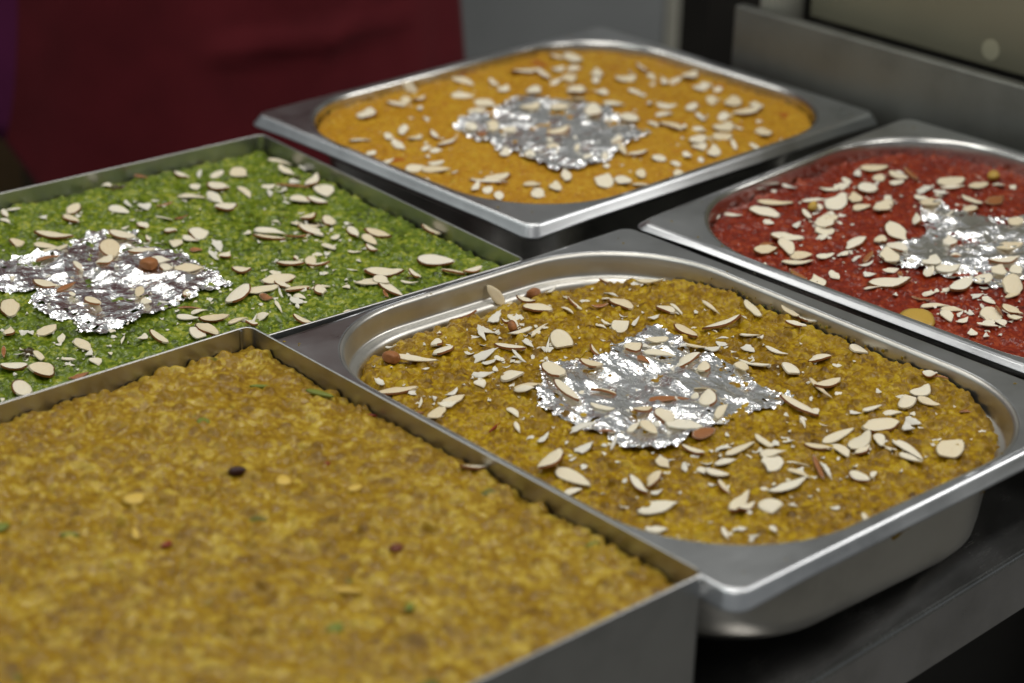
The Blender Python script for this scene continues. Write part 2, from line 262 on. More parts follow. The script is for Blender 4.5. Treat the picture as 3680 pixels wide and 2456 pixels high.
    'r': '-1120 -224 66 105 92 Y1;-844 165 145 125 62 e1;-579 361 33 125 57 p1;-273 531 -121 125 58 e1;-406 -331 23 102 60 e1;-467 40 -172 109 59 p1;-529 1293 87 111 62 e1;-783 -453 33 90 60 e1;18 838 -163 125 50 e1;246 664 12 96 62 p1;24 -33 176 100 62 p1;-746 957 138 101 62 e1;-423 937 31 114 57 e1;-113 1081 15 112 62 e1;-171 -140 139 102 54 e1;-491 133 -176 96 57 p1;-526 630 -168 125 42 e1;173 1060 63 96 62 e1;605 441 169 95 43 b1;665 807 164 104 62 e1;-609 -147 -176 106 45 e1;-867 863 -127 114 43 e1;-986 690 145 94 49 p1;-1095 460 41 91 48 e1;-460 -186 8 77 48 p1;-168 236 33 98 41 e1;-688 -522 81 71 46 e1;759 669 -172 101 47 p1;25 1053 32 102 44 p1;-439 410 78 85 43 e1;-975 919 143 77 46 e1;-376 1342 141 115 35 p1;-1189 749 102 86 38 p1;-514 864 5 69 53 p1;337 448 -163 93 42 e1;-306 -184 1 66 47 p1;520 1280 150 98 42 e1;378 161 30 74 46 p1;-640 451 -160 107 19 b1;-1154 1107 -99 105 28 e1;505 1086 77 75 48 e1;-889 738 156 70 39 p1;576 1044 -123 109 22 b1;-903 -189 131 89 23 p1;-969 -311 -113 65 31 p1;-77 925 162 64 42 p1;-400 551 24 67 37 e1;-1114 583 -104 79 18 b1;406 1159 29 76 38 p1;-354 931 -178 74 32 p1;486 534 -98 83 30 p1;831 572 24 69 39 p1;-756 -585 114 46 37 p1;-878 -280 147 73 23 p1;-23 572 -136 78 29 e1;23 1244 134 63 37 p1;-494 -405 162 65 25 p1;-889 -518 173 45 33 p0;-848 -560 45 47 31 p0;-252 -263 58 48 35 p0;-800 637 151 55 30 p0;-408 1078 -129 92 21 e0;583 737 133 76 26 e0;124 1221 121 54 37 p0;443 844 178 75 26 s0;-593 81 21 53 28 p0;150 452 28 57 31 p0;-989 427 -121 54 26 p0;-960 185 126 52 25 p0;-718 241 147 56 25 p0;-169 1210 133 76 22 p0;-949 -394 162 47 25 p0;287 757 76 57 29 p0;930 675 38 49 37 y0;-586 821 136 43 33 p0;-1055 -522 28 40 26 p0;199 1244 58 55 29 p0;-927 -534 124 63 15 p0;-888 984 151 49 19 b0;-286 1130 27 53 27 y0;451 725 -103 59 25 s0;-654 -352 100 41 24 p0;-270 1012 -139 59 22 p0;-1135 -775 74 34 17 b0;-895 -87 110 57 11 b0;-94 1456 -99 66 20 s0;178 924 27 56 23 p0;-712 575 36 41 24 p0;-552 1037 -158 69 16 s0;-233 1119 -121 55 21 p0;-689 -107 -173 44 20 p0;-808 -79 139 47 18 p0;-766 380 157 46 20 s0;-707 195 38 40 15 b0;-660 -281 158 34 23 s0;-687 1404 92 68 14 p0;369 1293 31 50 22 s0;-843 300 131 35 21 s0;-747 -482 -122 55 8 b0;-325 92 133 33 22 e0;420 1035 130 45 21 p0;885 509 30 49 20 p0;-634 1183 124 33 24 p0;-707 490 180 42 16 s0;-1174 -543 92 24 18 s0;-749 1489 -176 39 13 s0;-1124 812 38 35 12 p0;-862 -378 124 19 16 s0;-952 45 27 23 14 s0;-204 1492 41 29 14 s0;-1035 -592 39 17 14 s0',
    'o': '-962 912 39 119 62 e1;1042 -672 169 113 62 e1;312 -266 42 125 62 p1;178 -66 44 125 58 e1;-643 -957 44 125 58 p1;-1141 -526 174 94 62 e1;-420 1057 0 72 32 u1;1147 -459 38 125 59 p1;692 -768 19 117 62 p1;596 581 46 125 53 p1;407 -559 85 108 60 e1;537 -894 18 89 62 p1;486 891 159 125 56 e1;834 -994 36 103 57 p1;-232 539 116 104 59 p1;976 917 63 112 62 p1;-581 -1053 50 83 53 p1;-193 -672 -128 125 31 p1;-397 455 -165 97 57 e1;-1387 -54 -166 84 51 p1;-290 -205 -174 118 41 e1;922 332 -175 96 62 p1;419 328 24 90 62 e1;-87 261 -175 86 58 p1;-542 154 45 108 44 p1;83 135 140 80 60 p1;338 -858 -164 88 50 p1;-1335 -178 137 94 39 p1;276 -1044 41 97 43 p1;-101 -915 37 81 46 p1;1208 -616 34 95 49 p1;-1060 -744 46 62 53 p1;-978 -863 42 81 41 p1;-796 -781 44 103 33 p1;-1337 532 116 80 47 p1;205 520 36 88 52 p1;-382 -441 43 96 38 p1;-1125 -863 42 73 42 p1;1 1026 -95 125 34 e1;311 201 153 77 54 p1;-948 126 179 99 34 e1;283 -932 84 67 52 p1;-702 77 31 71 34 b1;-699 914 84 103 37 e1;-388 -1026 40 92 33 p1;1338 101 13 81 54 e1;-537 -403 66 78 40 e1;825 534 45 100 43 p1;-569 974 -137 107 35 p1;-181 -1156 44 86 34 p1;-1055 328 -162 71 43 p1;439 -18 117 88 39 p1;1094 252 -126 125 25 p1;-237 764 150 87 40 p1;-1231 -550 121 125 18 e1;812 -378 30 92 38 p1;-164 -791 179 88 32 e1;-495 24 96 61 48 p1;1064 -333 40 95 37 p1;1209 121 -163 115 32 p0;-110 -567 -154 84 34 e0;862 -621 -150 95 33 p0;1203 -114 -172 76 45 p0;-1028 479 46 85 32 p0;1199 441 -114 108 33 e0;-1224 293 -106 91 28 p0;-742 -405 48 73 34 p0;-1335 -744 49 74 29 p0;-1177 447 -126 90 29 p0;697 -255 147 72 39 p0;353 -446 57 70 38 p0;-657 232 56 65 39 p0;-415 -284 49 55 43 p0;-499 -1154 137 73 27 p0;-817 -258 44 67 34 p0;750 74 87 84 33 p0;-515 901 -162 87 30 e0;92 701 -180 62 44 p0;566 224 33 63 43 p0;523 753 -114 115 25 e0;-1327 -636 42 61 30 p0;115 827 -119 111 24 p0;483 583 -157 108 25 p0;806 730 110 60 43 p0;1280 -103 67 65 37 p0;-74 -1034 41 52 34 p0;710 796 -162 70 36 p0;-1362 -574 -145 67 23 p0;560 -353 136 60 32 p0;750 461 -140 88 25 p0;-935 276 -113 79 22 e0;496 -730 122 54 31 p0;-1255 -93 143 51 28 p0;1078 116 41 82 26 p0;903 1003 80 60 37 e0;-1116 151 -153 60 24 p0;584 -1140 -100 65 22 p0;-365 -696 43 67 21 p0;-1107 64 144 47 29 p0;74 -994 51 47 29 p0;-481 -655 47 46 29 p0;1265 -217 34 56 32 p0;-1451 133 177 65 18 p0;-455 -795 44 59 21 p0;-1437 317 42 39 32 p0;-1494 -289 -119 75 14 p0;688 -569 -112 58 20 s0;456 -1061 -127 63 16 p0;-646 749 48 51 18 s0;110 -1080 45 40 17 s0;435 -651 39 42 17 p0;-742 570 59 37 17 s0;619 -166 45 37 18 s0;-1280 -295 -169 27 18 s0;791 -1172 39 27 9 s0',
    'y': '1942 -218 151 73 27 e1',
}
FOILS = {
    'g': [(-403, 442), (-283, 471), (-179, 500), (-119, 496), (-127, 448), (-55, 489), (-46, 414), (95, 473), (160, 508), (241, 504), (301, 544), (413, 576), (505, 522), (574, 428), (500, 368), (484, 214), (501, 148), (568, 73), (579, -2), (593, -131), (594, -248), (578, -377), (553, -458), (572, -545), (481, -541), (382, -554), (289, -629), (168, -636), (34, -654), (-87, -680), (-175, -683), (-299, -735), (-356, -674), (-400, -632), (-392, -573), (-359, -531), (-377, -473), (-438, -429), (-465, -295), (-447, -239), (-439, -151), (-374, -79), (-350, -49), (-423, 5), (-483, 86), (-561, 181)],
    'c': [(347, 581), (476, 629), (539, 595), (553, 452), (493, 350), (474, 256), (497, 97), (526, 5), (433, -194), (440, -330), (453, -436), (287, -463), (176, -422), (68, -407), (-83, -433), (-261, -432), (-418, -441), (-509, -390), (-597, -280), (-580, -149), (-608, -2), (-590, 165), (-587, 320), (-509, 410), (-364, 513), (-253, 663), (-180, 655), (-110, 607), (18, 457), (96, 498), (163, 588), (300, 583)],
    'o': [(-749, 336), (-549, 394), (-355, 349), (-129, 460), (17, 463), (100, 358), (257, 306), (296, 178), (359, -47), (264, -259), (233, -562), (42, -624), (-138, -639), (-376, -752), (-638, -740), (-819, -691), (-772, -489), (-769, -290), (-826, -190), (-765, -85), (-760, 125)],
    'r': [(71, 635), (224, 729), (317, 668), (247, 464), (361, 358), (378, 248), (501, 181), (510, 35), (206, -217), (-199, -419), (-289, -334), (-472, -317), (-527, -185), (-581, -51), (-601, 51), (-608, 223), (-645, 344), (-631, 415), (-463, 509), (-392, 439), (-196, 428), (-106, 432)],
}

# ---------------------------------------------------------------- setting
fl = obj('floor', boxmesh('floor', -4, 4, -2, 6, -.94, -.90), M_FLOOR); fl['kind'] = 'structure'

# counter: extruded profile along its front edge (45.4 degrees)
A = R(45.4); CE = Vector((math.cos(A), math.sin(A), 0)); CN = Vector((-math.sin(A), math.cos(A), 0))
F0 = Vector((.12437, .7729, 0))                     # a point on the front edge
front = F0.dot(CN)
CM = Matrix(((CE.x, CN.x, 0, 0), (CE.y, CN.y, 0, 0), (0, 0, 1, 0), (0, 0, 0, 1)))
counter = empty('steel_counter', CM @ Matrix.Translation((0.4, front + .3, -.9)))
tag(counter, 'stainless steel kitchen counter with rounded front edge holding all the sweet trays', 'counter')
def prof(name, pts, e0, e1, mat, parent, smooth=True):
    V = []; F = []; n = len(pts)
    off = Vector((0.4, front + .3, -.9))
    for e in (e0, e1):
        for (y, z) in pts: V.append(Vector((e, front + y, z)) - off)
    for i in range(n):
        j = (i + 1) % n; F.append((i, j, n + j, n + i))
    F.append(tuple(range(n - 1, -1, -1))); F.append(tuple(range(n, 2 * n)))
    me = mesh(name, V, F); me.polygons.foreach_set('use_smooth', [smooth and len(p.vertices) == 4 for p in me.polygons])
    return obj(name, me, mat, parent)
nose = [(.62, 0), (.022, 0)] + [(.0165 - .0265 * math.sin(R(a)), -.0265 + .0265 * math.cos(R(a))) for a in (3, 7, 11, 15, 19, 23, 27, 31, 35, 38.5)]
nx_, nz_ = nose[-1]
prof('top', nose + [(nx_ + .002, nz_ - .0006), (.62, nz_ - .0006)], -1.1, 1.118, M_NOSE, counter)
prof('front_edge', [(nx_ + .0004, nz_ - .0009), (nx_ + .0004, -.041), (.004, -.044), (.012, -.044), (.012, nz_ - .0009)], -1.1, 1.118, M_COUNTER, counter, False)
prof('highlight_bead', [(nx_ + .0012 + .0024 * math.cos(R(t)), nz_ - .0016 + .0024 * math.sin(R(t))) for t in range(0, 360, 20)], -1.1, 1.118, M_SCRATCHED, counter)  # added bead, shaped to catch a bright line along the counter edge
prof('shelf', [(.03, -.42), (.60, -.42), (.60, -.45), (.03, -.45)], -1.1, 1.1, M_COUNTER, counter, False)
prof('inner_panel', [(.10, -.0165), (.10, -.30), (.115, -.30), (.115, -.0165)], -1.1, 1.1, M_DARK, counter, False)
for ex in (-1.02, 1.04):
    for ey in (.07, .56):
        me = cylmesh('leg', (ex - .4, ey - .3, 0.0), (ex - .4, ey - .3, .88), .02)
        obj('leg', me, M_COUNTER, counter)

# steel backsplash at the right end of the counter (plane normal at 44 degrees)
B = R(44); BN = Vector((math.cos(B), math.sin(B), 0)); BE = Vector((-math.sin(B), math.cos(B), 0))
BM = Matrix(((BN.x, BE.x, 0, 0), (BN.y, BE.y, 0, 0), (0, 0, 1, 0), (0, 0, 0, 1)))
bs = empty('steel_backsplash', BM @ Matrix.Translation((1.14, .7, 0)))
tag(bs, 'dull stainless steel backsplash with low upstand and taller panel behind the red sweet', 'backsplash')
obj('upstand', boxmesh('upstand', 0, .010, -.75, .262, -.016, .1005, .0012, 2), M_WALLSTEEL, bs)
obj('groove', boxmesh('groove', .046, .049, -.75, .262, -.016, .24), M_COUNTER, bs)
obj('tall_panel', boxmesh('tall_panel', .034, .045, -.75, .222, .0950, .24, .002), M_BEIGE, bs)
obj('post', cylmesh('post', (.030, .243, .0), (.030, .243, .24), .016, n=32), M_EDGE, bs)
obj('side_panel', boxmesh('side_panel', .055, .065, .282, .335, -.016, .24, .002), M_DARK, bs)
kn = mesh('round_disc', *skin_loops([[(.034 - zz, (.068) + rr * math.cos(t), .107 + rr * math.sin(t)) for t in np.linspace(0, 2 * math.pi, 24, endpoint=False)] for rr, zz in ((.0070, 0), (.0070, .0004), (.0068, .0005), (.002, .0005))], True), False)
obj('round_disc', kn, M_DISC, bs)  # flat pale disc on the tall panel

# pale back wall, added block for the dark gap, grey panel and wooden cabinet further back
dk = obj('back_wall', boxmesh('back_wall', -3, 3, 3.2, 3.3, -.9, 2.1), M_WHITEWALL); dk['kind'] = 'structure'
cb = empty('dark_gap_block', Matrix.Translation((.45, 2.75, -.9)))  # added block, near black in place of the darkness in the gap
tag(cb, 'added black block standing for the dark gap between the grey cabinet and the steel backsplash', 'cabinet')
obj('door', boxmesh('door', -.45, .45, 0, .02, .04, 1.15, .003), M_DARK, cb)
obj('body', boxmesh('body', -.46, .46, .022, .4, 0, 1.17, .004), M_DARK, cb)
gp = empty('grey_fridge', Matrix.Translation((-.18, 2.3, -.9)))
tag(gp, 'plain grey metal cabinet with a pale edge strip standing behind the orange sweet', 'cabinet')
obj('door', boxmesh('door', -.36, .338, 0, .03, .06, 1.75, .003), M_GREYPANEL, gp)
obj('edge_strip', boxmesh('edge_strip', .339, .355, .002, .03, .06, 1.75, .002), M_EDGE, gp)
obj('body', boxmesh('body', -.36, .355, .032, .6, .0, 1.76, .004), M_GREYPANEL, gp)
wc = empty('wooden_cabinet', Matrix.Translation((-.75, 2.2, -.9)))
tag(wc, 'dark brown wooden cabinet beyond the left corner of the green sweet', 'cabinet')
obj('body', boxmesh('body', -.5, .52, .022, .42, 0, .75, .003), M_DARK, wc)
obj('door', boxmesh('door', -.29, .215, 0, .02, .03, .74, .003), M_WOOD, wc)
obj('door', boxmesh('door', .232, .51, 0, .02, .03, .74, .003), M_TROUSER, wc)

# ---------------------------------------------------------------- person behind the counter (only the clothed hips are in the frame)
PC = Vector((-.284, 1.86, -.9))
person = empty('person', Matrix.Translation(PC))
tag(person, 'person in a maroon apron over purple clothes standing behind the counter', 'person')
J = {'pelvis': (0, .02, .95), 'waist': (0, .01, 1.10), 'chest': (0, 0, 1.30), 'neck': (0, .01, 1.46), 'head': (0, -.02, 1.56), 'crown': (0, -.01, 1.68)}
E_ = [('pelvis', 'waist'), ('waist', 'chest'), ('chest', 'neck'), ('neck', 'head'), ('head', 'crown')]
RAD = {'pelvis': .13, 'waist': .115, 'chest': .125, 'neck': .052, 'head': .085, 'crown': .07}
for s, n in ((-1, 'l'), (1, 'r')):
    J.update({'hip' + n: (s*.09, .02, .88), 'knee' + n: (s*.10, .0, .50), 'ankle' + n: (s*.10, .03, .09), 'toe' + n: (s*.12, -.13, .03),
              'sh' + n: (s*.17, .01, 1.40), 'el' + n: (s*.25, .03, 1.12), 'wr' + n: (s*.17, -.16, 1.22)})
    E_ += [('pelvis', 'hip' + n), ('hip' + n, 'knee' + n), ('knee' + n, 'ankle' + n), ('ankle' + n, 'toe' + n), ('chest', 'sh' + n), ('sh' + n, 'el' + n), ('el' + n, 'wr' + n)]
    RAD.update({'hip' + n: .092, 'knee' + n: .058, 'ankle' + n: .04, 'toe' + n: .03, 'sh' + n: .055, 'el' + n: .042, 'wr' + n: .028})
    J['palm' + n] = (s*.12, -.20, 1.235); E_.append(('wr' + n, 'palm' + n)); RAD['palm' + n] = .03
    for q in range(4):
        a = 'f%d%s' % (q, n); b_ = 'g%d%s' % (q, n)
        J[a] = (s*.07, -.215, 1.24 + .021*(q-1.5)); J[b_] = (s*(.035 + .004*abs(q-1.2)), -.205, 1.238 + .022*(q-1.5))
        E_ += [('palm' + n, a), (a, b_)]; RAD[a] = .009; RAD[b_] = .007
    J['t1' + n] = (s*.11, -.215, 1.28); J['t2' + n] = (s*.085, -.22, 1.305); E_ += [('palm' + n, 't1' + n), ('t1' + n, 't2' + n)]; RAD['t1' + n] = .010; RAD['t2' + n] = .008
names = list(J); me = bpy.data.meshes.new('body')
me.from_pydata([J[k] for k in names], [(names.index(a), names.index(b_)) for a, b_ in E_], []); me.update()
body = obj('body', me, M_BODY, person)
sk = body.modifiers.new('skin', 'SKIN')
for i, k in enumerate(names):
    me.skin_vertices[0].data[i].radius = (RAD[k], RAD[k] * (.8 if k in ('pelvis', 'waist', 'chest') else 1)); me.skin_vertices[0].data[i].use_root = (k == 'pelvis')
ss = body.modifiers.new('smooth', 'SUBSURF'); ss.levels = 1; ss.render_levels = 1
def drape(name, ax, ay, z_of, a0, a1, na, nz, mat, ztop, seed, amp, thick=.0025, fold=None, xo=0.0):
    """cloth hung round the hips: elliptical shell with vertical folds"""
    ph = random.Random(seed); waves = [(ph.uniform(3, 16), ph.uniform(0, 6.28), ph.uniform(.4, 1)) for _ in range(6)]
    V = []; F = []
    for j in range(nz + 1):
        for i in range(na + 1):
            a = a0 + (a1 - a0) * i / na; zb = z_of(a); z = ztop + (zb - ztop) * j / nz; t = j / nz
            flare = 1 + (.40 if name == 'apron' else .12) * max(0, (1.05 - z)); w = sum(k * math.sin(f * a + p + .8 * t) for f, p, k in waves) / 3
            r = flare + amp * w * (.3 + .9 * t)
            y = -ay * r * math.cos(a); x = ax * r * math.sin(a) + xo
            if fold: y += fold(x, z)
            V.append((x, y, z))
    n = na + 1
    for j in range(nz):
        for i in range(na): F.append((j*n+i, j*n+i+1, (j+1)*n+i+1, (j+1)*n+i))
    o = obj(name, mesh(name, V, F, True), mat, person)
    so = o.modifiers.new('thick', 'SOLIDIFY'); so.thickness = thick; so.offset = 1
    return o
drape('shirt', .235, .13, lambda a: .795, -math.pi, math.pi, 96, 40, M_SHIRT, 1.42, 3, .03, xo=-.075)
drape('trousers', .165, .12, lambda a: .12, -math.pi, math.pi, 64, 30, M_TROUSER, .98, 5, .02)
def apron_fold(x, z):
    d1 = (z - (.885 + .11 * (x - .0))); d2 = (z - (.905 + 1.1 * (x - .14)))
    s1 = math.exp(-(d1 / .008) ** 2) * (math.exp(-((x - .05) / .02) ** 2) if x < .05 else (1 if x < .16 else math.exp(-((x - .16) / .03) ** 2)))
    s2 = math.exp(-(d2 / .012) ** 2) * (1 if x > .13 else math.exp(-((x - .13) / .02) ** 2))
    return -.009 * (s1 + .8 * s2) + .012 / (1 + math.exp(-(x - .165) / .006)) + .006 * math.sin(22 * x + 6 * z)
drape('apron', .222, .155, lambda a: .735 + .16 * max(0, min(1, (-a - .45) / .7)) ** 1.0, -1.22, 1.30, 80, 60, M_APRON, 1.30, 9, .028, .003, apron_fold)
hd = skin_loops([[(.093 * math.sin(R(p)) * math.cos(t), .005 + .10 * math.sin(R(p)) * math.sin(t) , 1.62 + .115 * math.cos(R(p))) for t in np.linspace(0, 2 * math.pi, 24, endpoint=False)] for p in (95, 75, 55, 35, 18, 5)], True)
obj('hair', mesh('hair', *hd, True), M_HAIR, person)

# ---------------------------------------------------------------- trays
TRAY = {  # rotation rows (columns = local axes), rim centre, length, width
 'c': ([[0.73066, -0.68269, -0.00805], [0.68274, 0.73058, 0.0112], [-0.00177, -0.01368, 0.9999]], (0.07716, 0.93645, 0.06508), .26438, .32579),
 'o': ([[0.71267, -0.70148, 0.00546], [0.7015, 0.71265, -0.00471], [-0.00059, 0.00719, 0.99997]], (0.03251, 1.3489, 0.06102), .32579, .26438),
 'r': ([[0.70206, -0.71191, -0.01693], [0.71159, 0.70226, -0.02156], [0.02724, 0.00309, 0.99962]], (0.27659, 1.12829, 0.06702), .26438, .32579),
 'y': ([[0.73374, -0.67943, 0.0], [0.67943, 0.73374, 0.0], [0.0, 0.0, 1.0]], (-0.17176, 0.71738, 0.073), .40, .31096),
 'g': ([[0.7606, -0.64922, 0.0], [0.64922, 0.7606, 0.0], [0.0, 0.0, 1.0]], (-0.23043, 1.06449, 0.06), .40, .262),
}
TM = {}
for k, (rot, c, l, w) in TRAY.items():
    mm = Matrix(rot).to_4x4(); mm.translation = c; TM[k] = mm
# opening of each deep pan: insets (-x, +x, -y, +y), corner radius, small turn
OPEN = {'c': ((.0115, .0115, .0075, .0055), .076, R(-1.6)), 'o': ((.0068, .0068, .0066, .0075), .074, R(.5)), 'r': ((.0065, .010, .011, .0055), .079, R(.3))}
DEPTH = {'c': .0605, 'o': .0575, 'r': .0600}
def opening(k, d, z, rs=0.0):
    l, w = TRAY[k][2:]; (a, b, c, e), r, t = OPEN[k]
    P = rrect(-l/2 + a + d, l/2 - b - d, -w/2 + c + d, w/2 - e - d, max(.012, r - d * .8 - rs), 18, 8)
    ct, st = math.cos(t), math.sin(t)
    return [(x*ct - y*st, x*st + y*ct, z) for x, y in P]
def outer(k, d, z, r, droop=0.0):
    l, w = TRAY[k][2:]
    out = []
    xe = {'o': .005, 'c': .0025}.get(k, 0.0)      # these flanges are a little wider at their right end
    for x, y in rrect(-l/2 + d, l/2 + xe - d, -w/2 + d, w/2 - d, r, 18, 8):
        cx = max(0, abs(x - xe/2) - (l/2 + xe/2 - .022)) / .022; cy = max(0, abs(y) - (w/2 - .022)) / .022
        out.append((x, y, z - droop * min(1, 2.2 * cx * cy)))
    return out
def deep_pan(k, label):
    q_ = .42 if k == 'r' else 1.0
    root = empty('steel_pan', TM[k] @ Matrix.Translation((0, 0, -DEPTH[k])))
    tag(root, label, 'food pan', 'rolled edge steel food pans')
    up_ = lambda L: [(x, y, z + DEPTH[k]) for x, y, z in L]
    lo = [outer(k, .0016, -.0062 * q_, .008, .0012), outer(k, .0005, -.0068 * q_, .0085, .0012), outer(k, -.0003, -.0067 * q_, .009, .0012), outer(k, -.0006, -.0061 * q_, .009, .0012), outer(k, -.0002, -.0055 * q_, .0088, .001), outer(k, .0022, -.0019 * q_, .008, .0006), outer(k, .0026, -.0012 * q_, .008, .0004),
          outer(k, .0032, -.0005, .0078, .0002), outer(k, .0040, -.0001, .0076, .0001), outer(k, .0048, 0, .0075),
          outer(k, .0056, .0, .0075), opening(k, -.0012 * q_, 0.0), opening(k, -.0004, 0.0), opening(k, .0004, -.00006)]
    V, F = skin_loops([up_(L) for L in lo])
    f = obj('flange', mesh('flange', V, F, True), M_FLANGE, root)
    so = f.modifiers.new('thick', 'SOLIDIFY'); so.thickness = .0007; so.offset = -1
    D = DEPTH[k]
    ba = [opening(k, .0028 * math.sin(R(t)), -.0028 * (1 - math.cos(R(t))) - .00005) for t in (8, 18, 30, 42, 54, 66, 78)] + [opening(k, .0032, -.0070), opening(k, .0037, -.0105), opening(k, .0040, -.0122),
          opening(k, .0045, -.0130), opening(k, .0056, -.0134), opening(k, .0072, -.0139), opening(k, .0084, -.0147), opening(k, .0092, -.0162), opening(k, .0097, -.0182), opening(k, .0120, -.030), opening(k, .0135, -D + .016),
          opening(k, .0150, -D + .008), opening(k, .0190, -D + .003), opening(k, .0250, -D + .0006), opening(k, .0330, -D)]
    V, F = skin_loops([up_(L) for L in ba], True)
    b = obj('basin', mesh('basin', V, F, True), M_BASIN if k == 'c' else M_BASIN_BRIGHT, root)
    so = b.modifiers.new('thick', 'SOLIDIFY'); so.thickness = .0007; so.offset = -1
    return root
deep_pan('c', 'deep steel pan with rounded opening holding the olive yellow sweet in the middle')
deep_pan('o', 'deep steel pan with rounded opening holding the orange sweet at the back')
deep_pan('r', 'deep steel pan with rounded opening holding the red sweet by the backsplash')
def sheet_tray(k, label, depth):
    root = empty('sheet_metal_tray', TM[k] @ Matrix.Translation((0, 0, -depth)))
    tag(root, label, 'food tray', 'straight sided sheet metal trays')
    l, w = TRAY[k][2:]
    lp = lambda d, z, r: [(x, y, z) for x, y in rrect(-l/2 + d, l/2 - d, -w/2 + d, w/2 - d, r, 8, 10)]
    t = .0012
    V, F = skin_loops([lp(.004, .0002, .003), lp(.0012, .0012, .005), lp(0, .004, .0055), lp(0, depth - .0003, .0055), lp(.0003, depth, .0055), lp(t - .0003, depth, .0048), lp(t, depth - .0003, .0045), lp(t, .003, .0045), lp(t + .002, .0022, .003)])
    wl = obj('wall', mesh('wall', V, F, True), M_SHEET, root)
    me = wl.data; me.polygons.foreach_set('use_smooth', [True] * len(me.polygons))
    try: me.set_sharp_from_angle(angle=R(35))
    except Exception: pass
    obj('base', boxmesh('base', -l/2 + .004, l/2 - .004, -w/2 + .004, w/2 - .004, .0004, .0018), M_SHEET, root)
    # folded seam overlaps on the inside of the two far corners
    for sx, sy in ((1, 1), (-1, 1)):
        obj('corner_seam', boxmesh('corner_seam', min(sx*(l/2 - t - .0058), sx*(l/2 - t - .0048)), max(sx*(l/2 - t - .0058), sx*(l/2 - t - .0048)), w/2 - t - .0012, w/2 - t - .0002, .003, depth - .001), M_SHEET, root)
    return root
sheet_tray('y', 'straight sided sheet metal tray of yellow sweet in the near left foreground', .0725)
sheet_tray('g', 'straight sided sheet metal tray holding the green sweet at the left', .0595)

# ---------------------------------------------------------------- the sweets: grain by grain height fields
def lf(U, V, s, seed):
    """smooth value noise in 0..1"""
    g = np.random.default_rng(seed).random((96, 96))
    x = U / s + 40; y = V / s + 40
    xi = np.floor(x).astype(int); yi = np.floor(y).astype(int); fx = x - xi; fy = y - yi
    fx = fx*fx*(3-2*fx); fy = fy*fy*(3-2*fy)
    a = g[xi % 96, yi % 96]; b = g[(xi+1) % 96, yi % 96]; c = g[xi % 96, (yi+1) % 96]; d = g[(xi+1) % 96, (yi+1) % 96]
    return (a*(1-fx)+b*fx)*(1-fy) + (c*(1-fx)+d*fx)*fy
def blur(H, n=1):
    for _ in range(n):
        P = np.pad(H, 1, mode='edge')
        H = (P[:-2,1:-1] + P[2:,1:-1] + P[1:-1,:-2] + P[1:-1,2:] + 4*P[1:-1,1:-1]) / 8
    return H
HB = {'c': (-.0170, .0080), 'o': (-.0062, .0030), 'r': (-.0095, .0030), 'y': (-.0082, .0040), 'g': (-.0092, .0030)}
